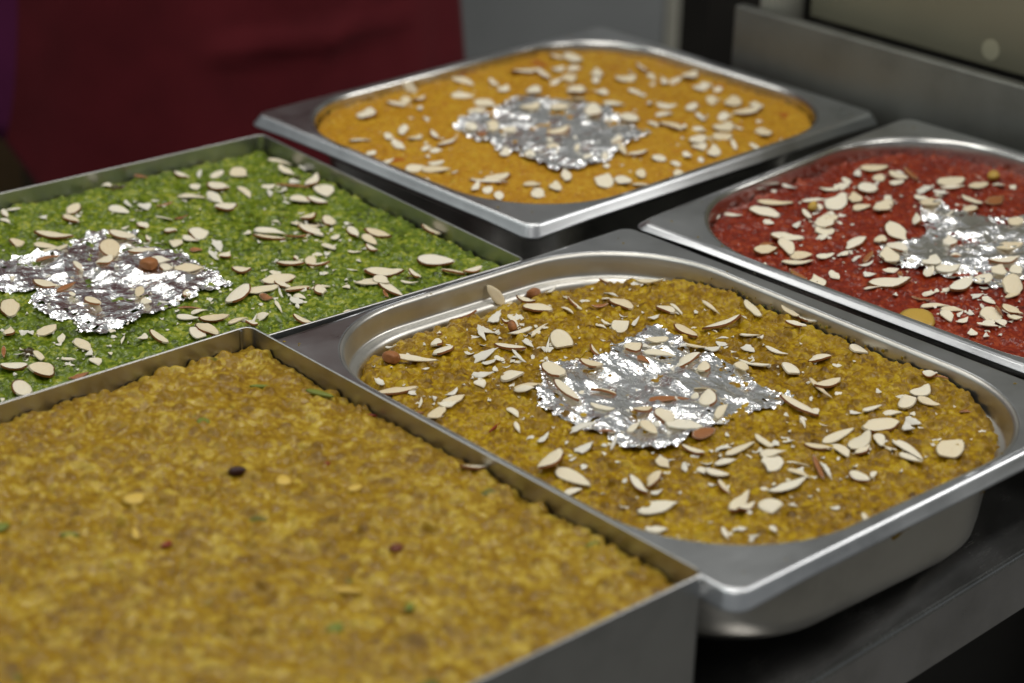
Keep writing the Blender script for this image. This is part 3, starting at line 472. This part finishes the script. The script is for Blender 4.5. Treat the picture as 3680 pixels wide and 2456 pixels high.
#        step   grain radius range      density  swell  edge drop
GR = {'c': (.00075, .0008, .0026, 1.7, .0050, .0080), 'y': (.00095, .0009, .0032, 1.6, .0046, .0035), 'o': (.00100, .0008, .0018, 1.2, .0026, .0030),
      'r': (.00090, .0008, .0020, 1.4, .0032, .0030), 'g': (.00080, .0008, .0020, 1.7, .0040, .0030)}
FIELD = {}
def sweet(k, name, label):
    l, w = TRAY[k][2:]; step, r0, r1, dens, swell, drop = GR[k]; base, mound = HB[k]
    if k in OPEN:
        (a, b, c, e), rr, turn = OPEN[k]; d = {'c': .0088, 'o': .0036, 'r': .0037}[k]
        x0, x1, y0, y1, rr = -l/2 + a + d, l/2 - b - d, -w/2 + c + d, w/2 - e - d, rr - d * .8
        if k == 'c': x1 += .0042          # spooned right up against the side by the red sweet
    else:
        turn = 0; d = .0018; x0, x1, y0, y1, rr = -l/2 + d, l/2 - d, -w/2 + d, w/2 - d, .004
    nu = int(l / step) + 1; nv = int(w / step) + 1
    us = np.linspace(-l/2, l/2, nu); vs = np.linspace(-w/2, w/2, nv); U, V = np.meshgrid(us, vs, indexing='ij')
    ct, st = math.cos(turn), math.sin(turn); X = U*ct + V*st; Y = -U*st + V*ct
    qx = np.abs(X - (x0+x1)/2) - ((x1-x0)/2 - rr); qy = np.abs(Y - (y0+y1)/2) - ((y1-y0)/2 - rr)
    sd = np.hypot(np.maximum(qx, 0), np.maximum(qy, 0)) + np.minimum(np.maximum(qx, qy), 0) - rr
    ae = np.clip(np.abs(U)/(l/2), 0, 1); be = np.clip(np.abs(V)/(w/2), 0, 1)
    sid = sum(ord(ch) for ch in name)
    soft = lf(U, V, .022, sid) * .45 + lf(U, V, .008, sid + 1) * .55 - .5
    B0 = base + mound * (1 - ae**3) * (1 - be**3) + swell * soft
    s = np.clip((-sd + .004 * (lf(U, V, .007, sid + 2) - .5)) / .010, 0, 1)
    lift = np.zeros_like(U)
    if k == 'c':                      # heaped against the side by the red sweet, thinner at the far left
        lift = np.clip((X - (x1 - .050)) / .050, 0, 1)**2 * np.clip((.150 - Y) / .05, 0, 1)
        B0 = B0 + .0075 * lift
    B0 = B0 - drop * (1 - s)**2 * (1 - .85 * lift)
    WU = U + .0016 * (lf(U, V, .0019, sid + 11) - .5) + .0022 * (lf(U, V, .0045, sid + 12) - .5); WV = V + .0016 * (lf(U, V, .0019, sid + 13) - .5) + .0022 * (lf(U, V, .0045, sid + 14) - .5)
    g = np.random.default_rng(sid)
    n = int(l * w / (math.pi * ((r0 + r1)/2)**2) * dens)
    H = B0 - .0004; G = lf(U, V, .0012, sid + 3).astype(np.float64)
    gu = g.uniform(-l/2, l/2, n); gv = g.uniform(-w/2, w/2, n); gr = r0 + (r1 - r0) * g.random(n)**2.6; gz = g.uniform(-.85, .15, n); gc = g.random(n)
    nb = n // 70; gr[:nb] = g.uniform(r1, r1 * 1.7, nb); gz[:nb] = g.uniform(-.95, -.55, nb); gc[:nb] = .5 + .5 * gc[:nb]; od = g.permutation(n); gu, gv, gr, gz, gc = gu[od], gv[od], gr[od], gz[od], gc[od]
    sq = g.uniform(.86, 1.16, n)
    du = us[1] - us[0]; dv = vs[1] - vs[0]
    for i in range(n):
        r = gr[i]; iu = int((gu[i] + l/2) / du); iv = int((gv[i] + w/2) / dv); m_ = int((r * 1.2 + .0012) / du) + 1
        a0, a1, b0, b1 = max(iu - m_, 0), min(iu + m_ + 1, nu), max(iv - m_, 0), min(iv + m_ + 1, nv)
        if a0 >= a1 or b0 >= b1: continue
        dd = ((WU[a0:a1, b0:b1] - gu[i]) * sq[i])**2 + ((WV[a0:a1, b0:b1] - gv[i]) / sq[i])**2
        z = B0[min(iu, nu-1), min(iv, nv-1)] + gz[i] * r + np.sqrt(np.maximum(r*r - dd, 0)) * .95
        win = (dd < r*r) & (z > H[a0:a1, b0:b1])
        H[a0:a1, b0:b1] = np.where(win, z, H[a0:a1, b0:b1]); G[a0:a1, b0:b1] = np.where(win, gc[i], G[a0:a1, b0:b1])
    H = blur(H, 1) + .0007 * (lf(U, V, .0016, sid + 15) - .5) + .0010 * (lf(U, V, .0034, sid + 16) - .5)
    wet = np.clip((lf(U, V, .011, sid + 17) * .6 + lf(U, V, .004, sid + 18) * .4 - .40) * 4, 0, 1)      # smoother, syrupy patches between crumbly ones
    H = H * (1 - .6 * wet) + blur(H, 5) * .6 * wet
    inside = sd < 0
    idx = -np.ones((nu, nv), int); idx[inside] = np.arange(inside.sum())
    q = inside[:-1, :-1] & inside[1:, :-1] & inside[1:, 1:] & inside[:-1, 1:]
    Fq = np.stack([idx[:-1, :-1][q], idx[1:, :-1][q], idx[1:, 1:][q], idx[:-1, 1:][q]], 1)
    jit = (g.random((nu, nv, 2)) - .5) * step * .5
    VV = np.stack([(U + jit[..., 0])[inside], (V + jit[..., 1])[inside], H[inside]], 1)
    me = fast_mesh(name, VV, Fq)
    at = me.attributes.new('grain', 'FLOAT', 'POINT'); at.data.foreach_set('value', G[inside].astype(np.float32))
    cl = me.attributes.new('clump', 'FLOAT', 'POINT'); cl.data.foreach_set('value', (lf(U, V, .015, sid + 5) * .6 + lf(U, V, .005, sid + 6) * .4)[inside].astype(np.float32))
    o = obj(name, me, M_FOOD[k]); o.matrix_world = TM[k]
    tag(o, label, 'dessert', 'trays of grainy sweet')
    FIELD[k] = [us, vs, H.copy(), blur(H, 12)]
    return o
sweet('c', 'olive_yellow_sweet', 'grainy olive yellow sweet topped with silver foil and almonds in the middle pan')
sweet('y', 'plain_yellow_sweet', 'grainy yellow sweet without foil filling the near left tray')
sweet('o', 'orange_sweet', 'orange sweet topped with silver foil and almonds in the rear pan')
sweet('r', 'red_sweet', 'dark red sweet topped with silver foil and almonds at the right')
sweet('g', 'green_sweet', 'bright green grainy sweet topped with silver foil and almonds')
def hgt(k, u, v, which=2):
    us, vs = FIELD[k][0], FIELD[k][1]
    i = int(np.clip(round((u - us[0]) / (us[1] - us[0])), 0, len(us) - 1)); j = int(np.clip(round((v - vs[0]) / (vs[1] - vs[0])), 0, len(vs) - 1))
    return float(FIELD[k][which][i, j])

# ---------------------------------------------------------------- silver foil
def in_poly(P, X, Y):
    ins = np.zeros(X.shape, bool); n = len(P)
    for i in range(n):
        (x1, y1), (x2, y2) = P[i], P[(i + 1) % n]
        if y1 == y2: continue
        c = ((y1 > Y) != (y2 > Y)) & (X < (x2 - x1) * (Y - y1) / (y2 - y1) + x1); ins ^= c
    return ins
def poly_dist(P, X, Y):
    D = np.full(X.shape, 9.0); n = len(P)
    for i in range(n):
        p = np.array(P[i]); q = np.array(P[(i + 1) % n]); e = q - p; L2 = e @ e + 1e-12
        t = np.clip(((X - p[0]) * e[0] + (Y - p[1]) * e[1]) / L2, 0, 1)
        D = np.minimum(D, np.hypot(X - p[0] - t * e[0], Y - p[1] - t * e[1]))
    return D
FOIL_POLY = {k: [(x * 1e-4, y * 1e-4) for x, y in v] for k, v in FOILS.items()}
def foil(k, label, seed, extra=None):
    P = FOIL_POLY[k]; g = np.random.default_rng(seed); st = .00075
    xs = np.arange(min(p[0] for p in P) - .002, max(p[0] for p in P) + .002, st); ys = np.arange(min(p[1] for p in P) - .002, max(p[1] for p in P) + .002, st)
    X, Y = np.meshgrid(xs, ys, indexing='ij')
    jx = X + (g.random(X.shape) - .5) * st * .6; jy = Y + (g.random(X.shape) - .5) * st * .6
    wx = jx + .0022 * (lf(X, Y, .0022, seed) - .5) + .003 * (lf(X, Y, .006, seed + 9) - .5); wy = jy + .0022 * (lf(X, Y, .0022, seed + 1) - .5) + .003 * (lf(X, Y, .006, seed + 8) - .5)
    ins = in_poly(P, wx, wy); D = poly_dist(P, wx, wy)
    tear = (lf(X, Y, .0045, seed + 2) * .55 + lf(X, Y, .0018, seed + 3) * .45)
    ins &= ~((tear > .82 - .08 * np.exp(-D / .004)) & (D < .012))
    # creases: folded planes; large facets inside, fine crumple near the edges
    def facets(s, sd_, turn):
        """piecewise flat noise: a triangulated lattice of random heights"""
        gg = np.random.default_rng(sd_).random((128, 128)); ct, st_ = math.cos(turn), math.sin(turn)
        wu = X + .5 * s * (lf(X, Y, s * 2.2, sd_ + 1) - .5); wv = Y + .5 * s * (lf(X, Y, s * 2.2, sd_ + 2) - .5)
        x = (wu * ct + wv * st_) / s + 40; y = (-wu * st_ + wv * ct) / s + 40
        xi = np.floor(x).astype(int); yi = np.floor(y).astype(int); fx = x - xi; fy = y - yi
        a_ = gg[xi % 128, yi % 128]; b_ = gg[(xi+1) % 128, yi % 128]; c_ = gg[xi % 128, (yi+1) % 128]; d_ = gg[(xi+1) % 128, (yi+1) % 128]
        return np.where(fx + fy < 1, a_ + (b_ - a_) * fx + (c_ - a_) * fy, d_ + (c_ - d_) * (1 - fx) + (b_ - d_) * (1 - fy)) - .5
    Z = .0058 * facets(.0125, seed + 50, g.uniform(0, 3)) + .0030 * facets(.0064, seed + 60, g.uniform(0, 3)) + .0005 * facets(.0026, seed + 70, g.uniform(0, 3))
    edge = np.exp(-D / .0045)
    Z += (lf(X, Y, .0016, seed + 4) - .5) * (.00004 + .0020 * edge) + (lf(X, Y, .0032, seed + 5) - .5) * (.00015 + .0026 * edge)
    us, vs, H, HS = FIELD[k]
    iu = np.clip(np.round((X - us[0]) / (us[1] - us[0])).astype(int), 0, len(us) - 1); iv = np.clip(np.round((Y - vs[0]) / (vs[1] - vs[0])).astype(int), 0, len(vs) - 1)
    Zf = blur(HS, 30)[iu, iv] + .0012 + .74 * Z
    Zf += np.maximum(0, np.percentile((blur(H, 8)[iu, iv] - Zf)[ins], 97.5))
    idx = -np.ones(X.shape, int); idx[ins] = np.arange(ins.sum())
    q = ins[:-1, :-1] & ins[1:, :-1] & ins[1:, 1:] & ins[:-1, 1:]
    a, b, c, d = idx[:-1, :-1][q], idx[1:, :-1][q], idx[1:, 1:][q], idx[:-1, 1:][q]
    flip = g.random(len(a)) < .5
    T1 = np.where(flip[:, None], np.stack([a, b, c], 1), np.stack([a, b, d], 1)); T2 = np.where(flip[:, None], np.stack([a, c, d], 1), np.stack([b, c, d], 1))
    me = fast_mesh('silver_foil', np.stack([jx[ins], jy[ins], Zf[ins]], 1), np.concatenate([T1, T2]), False)
    o = obj('silver_foil', me, M_FOIL); o.matrix_world = TM[k]
    so = o.modifiers.new('thick', 'SOLIDIFY'); so.thickness = .00006; so.offset = 0
    tag(o, label, 'foil', 'sheets of edible silver foil')
    # let later toppings rest on it
    m2 = in_poly(P, *np.meshgrid(us, vs, indexing='ij'))
    FIELD[k][2] = np.where(m2, FIELD[k][3] + .0022, FIELD[k][2])
foil('g', 'crumpled silver foil sheet lying on the green sweet', 101)
foil('c', 'crumpled silver foil sheet lying on the olive yellow sweet in the middle', 202)
foil('o', 'crumpled silver foil sheet lying on the orange sweet at the back', 303)
foil('r', 'crumpled silver foil sheet lying on the red sweet at the right', 404)

# ---------------------------------------------------------------- almond flakes
def outline(kind, rs):
    n = 20; P = []
    cut = rs.uniform(.35, .7); sharp = rs.uniform(.85, 1.5); chip = rs.random(); nick = rs.choice((0, 0, 3, 7, 15)); pt = rs.uniform(.15, .34); sk_ = rs.uniform(-.15, .15); jag = [rs.uniform(-1, 1) for _ in range(n)]
    for i in range(n):
        t = 2 * math.pi * i / n; x = math.cos(t); y = math.sin(t)
        if kind == 'p':
            y = math.copysign(abs(y) ** sharp, y); x = math.copysign(abs(x) ** (1 / (1 + .25 * (sharp - 1))), x)
            y *= (1 - pt * x); y += sk_ * (1 - x*x) * .5; x *= 1 + .03 * jag[i]; y *= 1 + .06 * jag[i]
            if nick and i in (nick, nick + 1): x *= .80; y *= .78
            if chip < .45 and x > .62 + .5 * y * (1 if chip < .22 else -1): x = .62 + .5 * y * (1 if chip < .22 else -1) + .02 * jag[i]
        if kind == 'q': y *= (1 - .1 * x); x = min(x, cut + .35 * y * sk_ * 2) * 1.15; y += .02 * jag[i]
        if kind == 's':
            q = 1 + .26 * jag[i] * (1 if i % 2 else .5); x *= q; y *= q * (1 - .45 * x)
        P.append((x, y))
    return P
def flake_mesh(kind, seed, th):
    rs = random.Random(seed); P = outline(kind, rs); n = len(P)
    bend = rs.uniform(-.0012, .0012); tw = rs.uniform(-.0006, .0006)
    zc = lambda x, y: bend * x * x + tw * x * y
    V = []
    for sc, z in ((.90, 0), (1.0, th * .25), (1.0, th * .75), (.93, th)):
        V += [(x*sc, y*sc, z + zc(x*sc, y*sc)) for x, y in P]
    V += [(x*.45, y*.45, th * (1.02) + zc(x*.45, y*.45)) for x, y in P]
    F = []
    for k_ in range(4):
        for i in range(n):
            j = (i + 1) % n; F.append((k_*n+i, k_*n+j, (k_+1)*n+j, (k_+1)*n+i))
    F.append(tuple(range(n - 1, -1, -1))); F.append(tuple(4*n + i for i in range(n)))
    me = mesh('almond_flake', V, F, True); me.materials.append(M_SHARD if kind == 's' else M_ALMOND)
    # skin: strip along the near rim, a touch proud of it
    lo = rs.randint(9, 11); hi = rs.randint(17, 20); S = []; SF = []
    top = rs.uniform(.88, .95); m_ = 0
    for i in range(lo, hi + 1):
        x, y = P[i % n]; e = 1.0 if lo < i < hi else .985
        for sc, f in ((.93 * e, -.10), (1.025 * e, .12), (1.03 * e, .80), (top if lo < i < hi else .98, 1.06)):
            S.append((x*sc, y*sc, th * f + zc(x, y)))
        m_ += 1
    for i in range(m_ - 1):
        for j in range(3): SF.append((i*4+j, (i+1)*4+j, (i+1)*4+j+1, i*4+j+1))
    sm = mesh('skin', S, SF, True); sm.materials.append(M_SKIN)
    # skin over the whole upper face
    S = [(x*1.02, y*1.02, th * .1 + zc(x, y)) for x, y in P] + [(x*1.01, y*1.01, th * .8 + zc(x, y)) for x, y in P] + [(x*.8, y*.8, th * 1.25 + zc(x*.8, y*.8)) for x, y in P] + [(x*.4, y*.4, th * 1.45 + zc(x*.4, y*.4)) for x, y in P]
    SF = [(k_*n+i, k_*n+(i+1) % n, (k_+1)*n+(i+1) % n, (k_+1)*n+i) for k_ in range(3) for i in range(n)] + [tuple(3*n + i for i in range(n))]
    fm = mesh('skin', S, SF, True); fm.materials.append(M_SKIN)
    return me, sm, fm
PROTO = {'p': [flake_mesh('p', 30 + i, .0006) for i in range(14)], 'e': [flake_mesh('p', 130 + i, .0010) for i in range(10)], 'q': [flake_mesh('q', 60 + i, .0010) for i in range(4)], 's': [flake_mesh('s', 90 + i, .0006) for i in range(6)]}
def lump_mesh(name, seed, mat, h):
    rs = random.Random(seed); V = []; F = []; n = 18
    for p in (180, 150, 120, 95, 70, 48, 28, 10):
        for i in range(n):
            t = 2 * math.pi * i / n; s = math.sin(R(p)); V.append((s * math.cos(t) * (1 + .04 * rs.uniform(-1, 1)), s * math.sin(t) * (1 - .22 * math.cos(t)) * (1 + .05 * rs.uniform(-1, 1)), h * (.7 + math.cos(R(p)))))
    for k_ in range(7):
        for i in range(n): F.append((k_*n+i, k_*n+(i+1) % n, (k_+1)*n+(i+1) % n, (k_+1)*n+i))
    F.append(tuple(7*n + i for i in range(n)))
    me = mesh(name, V, F, True); me.materials.append(mat); return me
LUMP = {'B': lump_mesh('almond_piece', 5, M_SKIN, .0032), 'Y': lump_mesh('golden_raisin', 6, M_RAISIN, .0026)}

SWEET = {'c': 'olive sweet', 'g': 'green sweet', 'o': 'orange sweet', 'r': 'red sweet', 'y': 'plain yellow sweet'}
VIEW = {k: TM[k].to_3x3().inverted() @ Vector((0, -1, 0)) for k in TM}
placed = {k: [] for k in TM}; rest = []; records = []
rs = random.Random(4)
def screen(p):
    d = p.y * math.cos(PITCH) - (p.z - CAM_H) * math.sin(PITCH); return p.x / d, (p.y * math.sin(PITCH) + (p.z - CAM_H) * math.cos(PITCH)) / d
for k in 'cgroy':
    fcx, fcy = (0, 0)
    if k in FOIL_POLY:
        Pf = FOIL_POLY[k]; FS = [screen(TM[k] @ Vector((x, y, -.008))) for x, y in Pf]
        fx0, fx1 = min(p[0] for p in FS), max(p[0] for p in FS); fy0, fy1 = min(p[1] for p in FS), max(p[1] for p in FS)
    items = [t.split() for t in FLAKES[k].split(';')]
    for it in items:
        u, v, ang, a, b = int(it[0]) * 1e-4, int(it[1]) * 1e-4, R(int(it[2])), int(it[3]) * 1e-4, int(it[4]) * 1e-4
        t, single = it[5][0], it[5][1] == '1'
        if (-math.sin(ang) * VIEW[k].x + math.cos(ang) * VIEW[k].y) > 0: ang += math.pi
        ca, sa = math.cos(ang), math.sin(ang)
        # rest on the surface under the flake
        top = lambda uu, vv, rad=.0012: max(hgt(k, uu + i_ * rad, vv + j_ * rad) for i_ in (-1, 0, 1) for j_ in (-1, 0, 1))
        zx1, zx0 = top(u + ca*a*.75, v + sa*a*.75), top(u - ca*a*.75, v - sa*a*.75)
        zy1, zy0 = top(u - sa*b*.8, v + ca*b*.8), top(u + sa*b*.8, v - ca*b*.8)
        zc = max(top(u, v) - .0004, (zx0 + zx1) / 2, (zy0 + zy1) / 2) + .0001
        tx = max(-.35, min(.35, math.atan2(zx1 - zx0, 1.5 * a))) + rs.uniform(-.05, .05)
        ty = max(-.45, min(.45, math.atan2(zy1 - zy0, 1.6 * b))) + rs.uniform(-.10, .10)
        for (pu, pv, pa, pb) in placed[k]:
            dist = math.hypot(u - pu, v - pv)
            if dist < .62 * ((a + b) / 2 + (pa + pb) / 2): zc += .0009; ty += rs.uniform(-.08, .08)
        placed[k].append((u, v, a, b))
        mt_ = TM[k] @ Matrix.Translation((u, v, zc)) @ Matrix.Rotation(ang, 4, 'Z') @ Matrix.Rotation(-tx, 4, 'Y') @ Matrix.Rotation(ty, 4, 'X') @ Matrix.Diagonal((a, b, 1, 1))
        if t == 'u':      # a slice standing on edge, leaning back to the left
            xa = Vector((-.66, .05, .75)).normalized(); za = Vector((.25, -.85, .45)); za = (za - xa * za.dot(xa)).normalized(); ya = za.cross(xa)
            pos = TM[k] @ Vector((u, v, max(hgt(k, u, v), -.0140 if k == 'c' else -.006) - .0012)) + xa * a * .82 + Vector((0, -.008 if k == 'c' else 0, .001))
            mt_ = Matrix(((xa.x*a, ya.x*b, za.x, pos.x), (xa.y*a, ya.y*b, za.y, pos.y), (xa.z*a, ya.z*b, za.z, pos.z), (0, 0, 0, 1)))
        if k in FOIL_POLY:
            on = bool(in_poly(Pf, np.array([u]), np.array([v]))[0]); sxy = screen(TM[k] @ Vector((u, v, -.008)))
            if on: zone = 'on the foil of the ' + SWEET[k]
            elif sxy[1] > fy1 - .15 * (fy1 - fy0) or (sxy[1] > (fy0 + fy1) / 2 and fx0 < sxy[0] < fx1): zone = 'behind the foil on the ' + SWEET[k]
            elif sxy[0] < fx0 + .1 * (fx1 - fx0): zone = 'left of the foil on the ' + SWEET[k]
            elif sxy[0] > fx1 - .1 * (fx1 - fx0): zone = 'right of the foil on the ' + SWEET[k]
            else: zone = 'before the foil on the ' + SWEET[k]
        else: zone = 'on the ' + SWEET[k]; sxy = (0, 0)
        records.append((k, t, single, mt_, a, b, zone, screen(mt_.translation)[0]))
KIND = {'p': ('pale almond slice', 'almond_flake'), 'q': ('cut almond slice', 'almond_flake'), 'u': ('upright pale almond slice leaning over', 'almond_flake'), 'e': ('brown edged almond slice', 'almond_flake'), 'b': ('brown skinned almond sliver', 'almond_flake'),
        's': ('thin white almond shard', 'almond_shard'), 'B': ('chunky brown almond', 'almond_piece'), 'y': ('small golden raisin', 'golden_raisin'), 'Y': ('large golden raisin', 'golden_raisin')}
ONES = ['first', 'second', 'third', 'fourth', 'fifth', 'sixth', 'seventh', 'eighth', 'ninth', 'tenth', 'eleventh', 'twelfth', 'thirteenth', 'fourteenth', 'fifteenth', 'sixteenth', 'seventeenth', 'eighteenth', 'nineteenth', 'twentieth']
def ordinal(i): return ONES[i] if i < 20 else ('twenty-' + ONES[i - 20] if i < 29 else ('thirtieth' if i == 29 else 'thirty-' + ONES[i - 30]))
buckets = {}
pick = random.Random(2)
stuff_parts = []
for rec in records:
    k, t, single, mt_, a, b, zone, sx = rec
    big = ('long ' if a > .0088 else ('small ' if a < .0052 else '')) if t in 'pe' else ''
    if t in 'yYB':
        me = LUMP['B' if t == 'B' else 'Y']; skin = None
    else:
        pr = pick.choice(PROTO[t if t in 'sqe' else 'p']); me = pr[0]; skin = pr[1] if t == 'e' else (pr[2] if t == 'b' else None)
    if not single:
        stuff_parts.append((me, skin, mt_)); continue
    o = bpy.data.objects.new(KIND[t][1], me); COL.objects.link(o); o.matrix_world = mt_
    if skin is not None:
        c = bpy.data.objects.new('skin', skin); COL.objects.link(c); c.parent = o
    o['category'] = 'raisin' if t in 'yY' else 'almond'
    o['group'] = 'toppings on the ' + SWEET[k]
    buckets.setdefault((big + KIND[t][0], zone), []).append((sx, o))
for (kind, zone), L in buckets.items():
    L.sort(key=lambda q: q[0])
    for i, (sx, o) in enumerate(L):
        if len(L) == 1: o['label'] = kind + ' ' + zone
        elif i == 0: o['label'] = 'leftmost ' + kind + ' ' + zone
        elif i == len(L) - 1: o['label'] = 'rightmost ' + kind + ' ' + zone
        else: o['label'] = ordinal(i) + ' ' + kind + ' from left ' + zone
# the smallest flakes and crumbs: too many to count
bm = bmesh.new(); mats = [M_ALMOND, M_SHARD, M_SKIN, M_RAISIN]
def add_to(me, mt_):
    n0 = len(bm.faces); v0 = len(bm.verts)
    bm.from_mesh(me); bm.verts.ensure_lookup_table(); bm.faces.ensure_lookup_table()
    for v in bm.verts[v0:]: v.co = mt_ @ v.co
    mi = mats.index(me.materials[0])
    for f in bm.faces[n0:]: f.material_index = mi
for me, skin, mt_ in stuff_parts:
    add_to(me, mt_)
    if skin is not None: add_to(skin, mt_)
cr = random.Random(77)
for k, cnt in (('c', 420), ('g', 380), ('o', 150), ('r', 240)):
    Pl = [q for q in placed[k] if abs(q[0]) < TRAY[k][2]/2 - .02 and abs(q[1]) < TRAY[k][3]/2 - .02]
    for _ in range(cnt):
        q = cr.choice(Pl); u, v = q[0] + cr.gauss(0, .008), q[1] + cr.gauss(0, .008)
        if abs(u) > TRAY[k][2]/2 - .035 or abs(v) > TRAY[k][3]/2 - .035: continue
        s_ = cr.uniform(.0006, .0012) + .0024 * cr.random() ** 3
        add_to(cr.choice(PROTO['s'] if cr.random() < .7 else PROTO['p'])[0], TM[k] @ Matrix.Translation((u, v, hgt(k, u, v) + .0001)) @ Matrix.Rotation(cr.uniform(0, 6.28), 4, 'Z') @ Matrix.Rotation(cr.uniform(-.5, .5), 4, 'X') @ Matrix.Diagonal((s_, s_ * cr.uniform(.3, .8), .7, 1)))
me = bpy.data.meshes.new('almond_crumbs'); bm.to_mesh(me); bm.free()
for mt in mats: me.materials.append(mt)
cro = obj('almond_crumbs', me); cro['kind'] = 'stuff'; cro['label'] = 'almond crumbs and tiny shards scattered over the four garnished sweets'; cro['category'] = 'crumbs'

# crumbs of the sweets smeared on the pan walls and rims
bm = bmesh.new(); mats = [M_CRUMB_OLIVE, M_CRUMB_GREEN]
SPEC = lump_mesh('sweet_crumbs', 31, M_CRUMB_OLIVE, .0006); SPEG = lump_mesh('sweet_crumbs', 32, M_CRUMB_GREEN, .0006)
l, w = TRAY['c'][2:]
for _ in range(70):
    v = cr.gauss(.02, .05); zz = -.0045 - .0065 * cr.random()
    if abs(v) > .09: continue
    s_ = cr.uniform(.0003, .0011)
    add_to(cr.choice((SPEC, SPEC, SPEG)), TM['c'] @ Matrix.Translation((l/2 - .0115 - .0040 - .0006 + v * .028, v, zz)) @ Matrix.Rotation(R(90), 4, 'Y') @ Matrix.Diagonal((s_, s_ * cr.uniform(.5, 1), .5, 1)))
for k, cnt in (('c', 26), ('o', 14), ('r', 16)):
    l, w = TRAY[k][2:]
    for _ in range(cnt):
        t = cr.random(); sgn = cr.choice((-1, 1)); s_ = cr.uniform(.0002, .0007)
        u, v = ((sgn * (l/2 - .0085), (t - .5) * w * .9) if cr.random() < .5 else ((t - .5) * l * .9, sgn * (w/2 - .0085)))
        if cr.random() < .4: u, v = sgn * (l/2 - cr.uniform(.012, .022)), cr.choice((-1, 1)) * (w/2 - cr.uniform(.012, .022))
        add_to(SPEC if k != 'g' else SPEG, TM[k] @ Matrix.Translation((u, v, 0.0)) @ Matrix.Rotation(cr.uniform(0, 6), 4, 'Z') @ Matrix.Diagonal((s_ * 1.5, s_, .4, 1)))
me = bpy.data.meshes.new('sweet_crumbs'); bm.to_mesh(me); bm.free()
for mt in mats: me.materials.append(mt)
sc_ = obj('sweet_crumbs', me); sc_['kind'] = 'stuff'; sc_['label'] = 'tiny crumbs of sweet stuck to the steel pan walls and rims'; sc_['category'] = 'crumbs'

# ---------------------------------------------------------------- bits in the plain yellow sweet
def bit(name, k, u, v, a, b, ang, me, label, cat, lift=0.0):
    o = bpy.data.objects.new(name, me); COL.objects.link(o)
    o.matrix_world = TM[k] @ Matrix.Translation((u * 1e-4, v * 1e-4, hgt(k, u * 1e-4, v * 1e-4, 3) - .0004 + lift)) @ Matrix.Rotation(R(ang), 4, 'Z') @ Matrix.Diagonal((a, b, 1, 1))
    tag(o, label, cat, 'bits in the plain yellow sweet'); return o
PIS = lump_mesh('pistachio_piece', 21, M_PISTACHIO, .0010); NUT = lump_mesh('nut_sliver', 22, M_PALENUT, .0014); RAI = lump_mesh('dark_raisin', 23, M_DARK_RAISIN, .0022); RED = lump_mesh('dark_raisin', 25, M_REDBIT, .0014); SAF = lump_mesh('saffron_thread', 24, M_SAFFRON, .0007)
bit('dark_raisin', 'y', 1090, 381, .0042, .0026, -30, RAI, 'dark raisin in the middle of the plain yellow sweet', 'raisin')
bit('pistachio_piece', 'y', 650, -880, .0040, .0030, 20, PIS, 'dark green pistachio near the front edge of plain yellow sweet', 'pistachio')
bit('pistachio_piece', 'y', 963, -946, .0034, .0018, 40, PIS, 'dark green pistachio right of the front one on plain yellow sweet', 'pistachio')
bit('pistachio_piece', 'y', 1260, 891, .0036, .0030, 70, PIS, 'pistachio near the back edge of plain yellow sweet', 'pistachio')
bit('pistachio_piece', 'y', 236, 354, .0040, .0018, -40, PIS, 'pistachio left of the pale sliver on plain yellow sweet', 'pistachio')
bit('pistachio_piece', 'y', 1887, -1019, .0036, .0015, -10, PIS, 'pistachio beside the right wall of plain yellow sweet', 'pistachio')
bit('pistachio_piece', 'y', 60, 604, .0045, .0030, 10, PIS, 'pistachio at the left edge of plain yellow sweet', 'pistachio')
bit('nut_sliver', 'y', 1222, 227, .0050, .0036, 60, NUT, 'pale yellow nut right of the dark raisin on plain yellow sweet', 'nut')
bit('nut_sliver', 'y', 450, 201, .0052, .0018, 65, NUT, 'pale sliver in the left half of plain yellow sweet', 'nut')
bit('nut_sliver', 'y', 838, -708, .0070, .0020, -50, NUT, 'long yellow sliver near the front of plain yellow sweet', 'nut')
bit('nut_sliver', 'y', 604, 438, .0055, .0048, 20, NUT, 'square yellow nut chunk left of the dark raisin', 'nut')
bit('nut_sliver', 'y', 1407, -42, .0040, .0026, 0, NUT, 'small yellow nut far right of the dark raisin', 'nut')
bit('pistachio_piece', 'y', 1714, 1063, .0060, .0014, -45, PIS, 'thin pistachio sliver at the back corner of plain yellow sweet', 'pistachio')
bit('pistachio_piece', 'y', 1860, 800, .0080, .0022, -70, PIS, 'long pistachio sliver by the back right wall of plain yellow sweet', 'pistachio')
bit('saffron_thread', 'y', 1949, 531, .0034, .0009, -50, SAF, 'red saffron thread by the right wall of plain yellow sweet', 'saffron')
bit('saffron_thread', 'y', 1450, 213, .0016, .0014, 0, SAF, 'red speck right of the pale yellow nut', 'saffron')
bit('dark_raisin', 'y', 1221, -550, .0034, .0028, 10, RED, 'reddish raisin in the right half of plain yellow sweet', 'raisin')
bit('saffron_thread', 'y', 507, 62, .0030, .0022, 0, SAF, 'red speck below the pale sliver on plain yellow sweet', 'saffron')
o = bit('saffron_thread', 'c', -861, 312, .0060, .0006, 20, SAF, 'dark red saffron thread left of foil on olive sweet', 'saffron', .0006); o['group'] = 'toppings on the olive sweet'
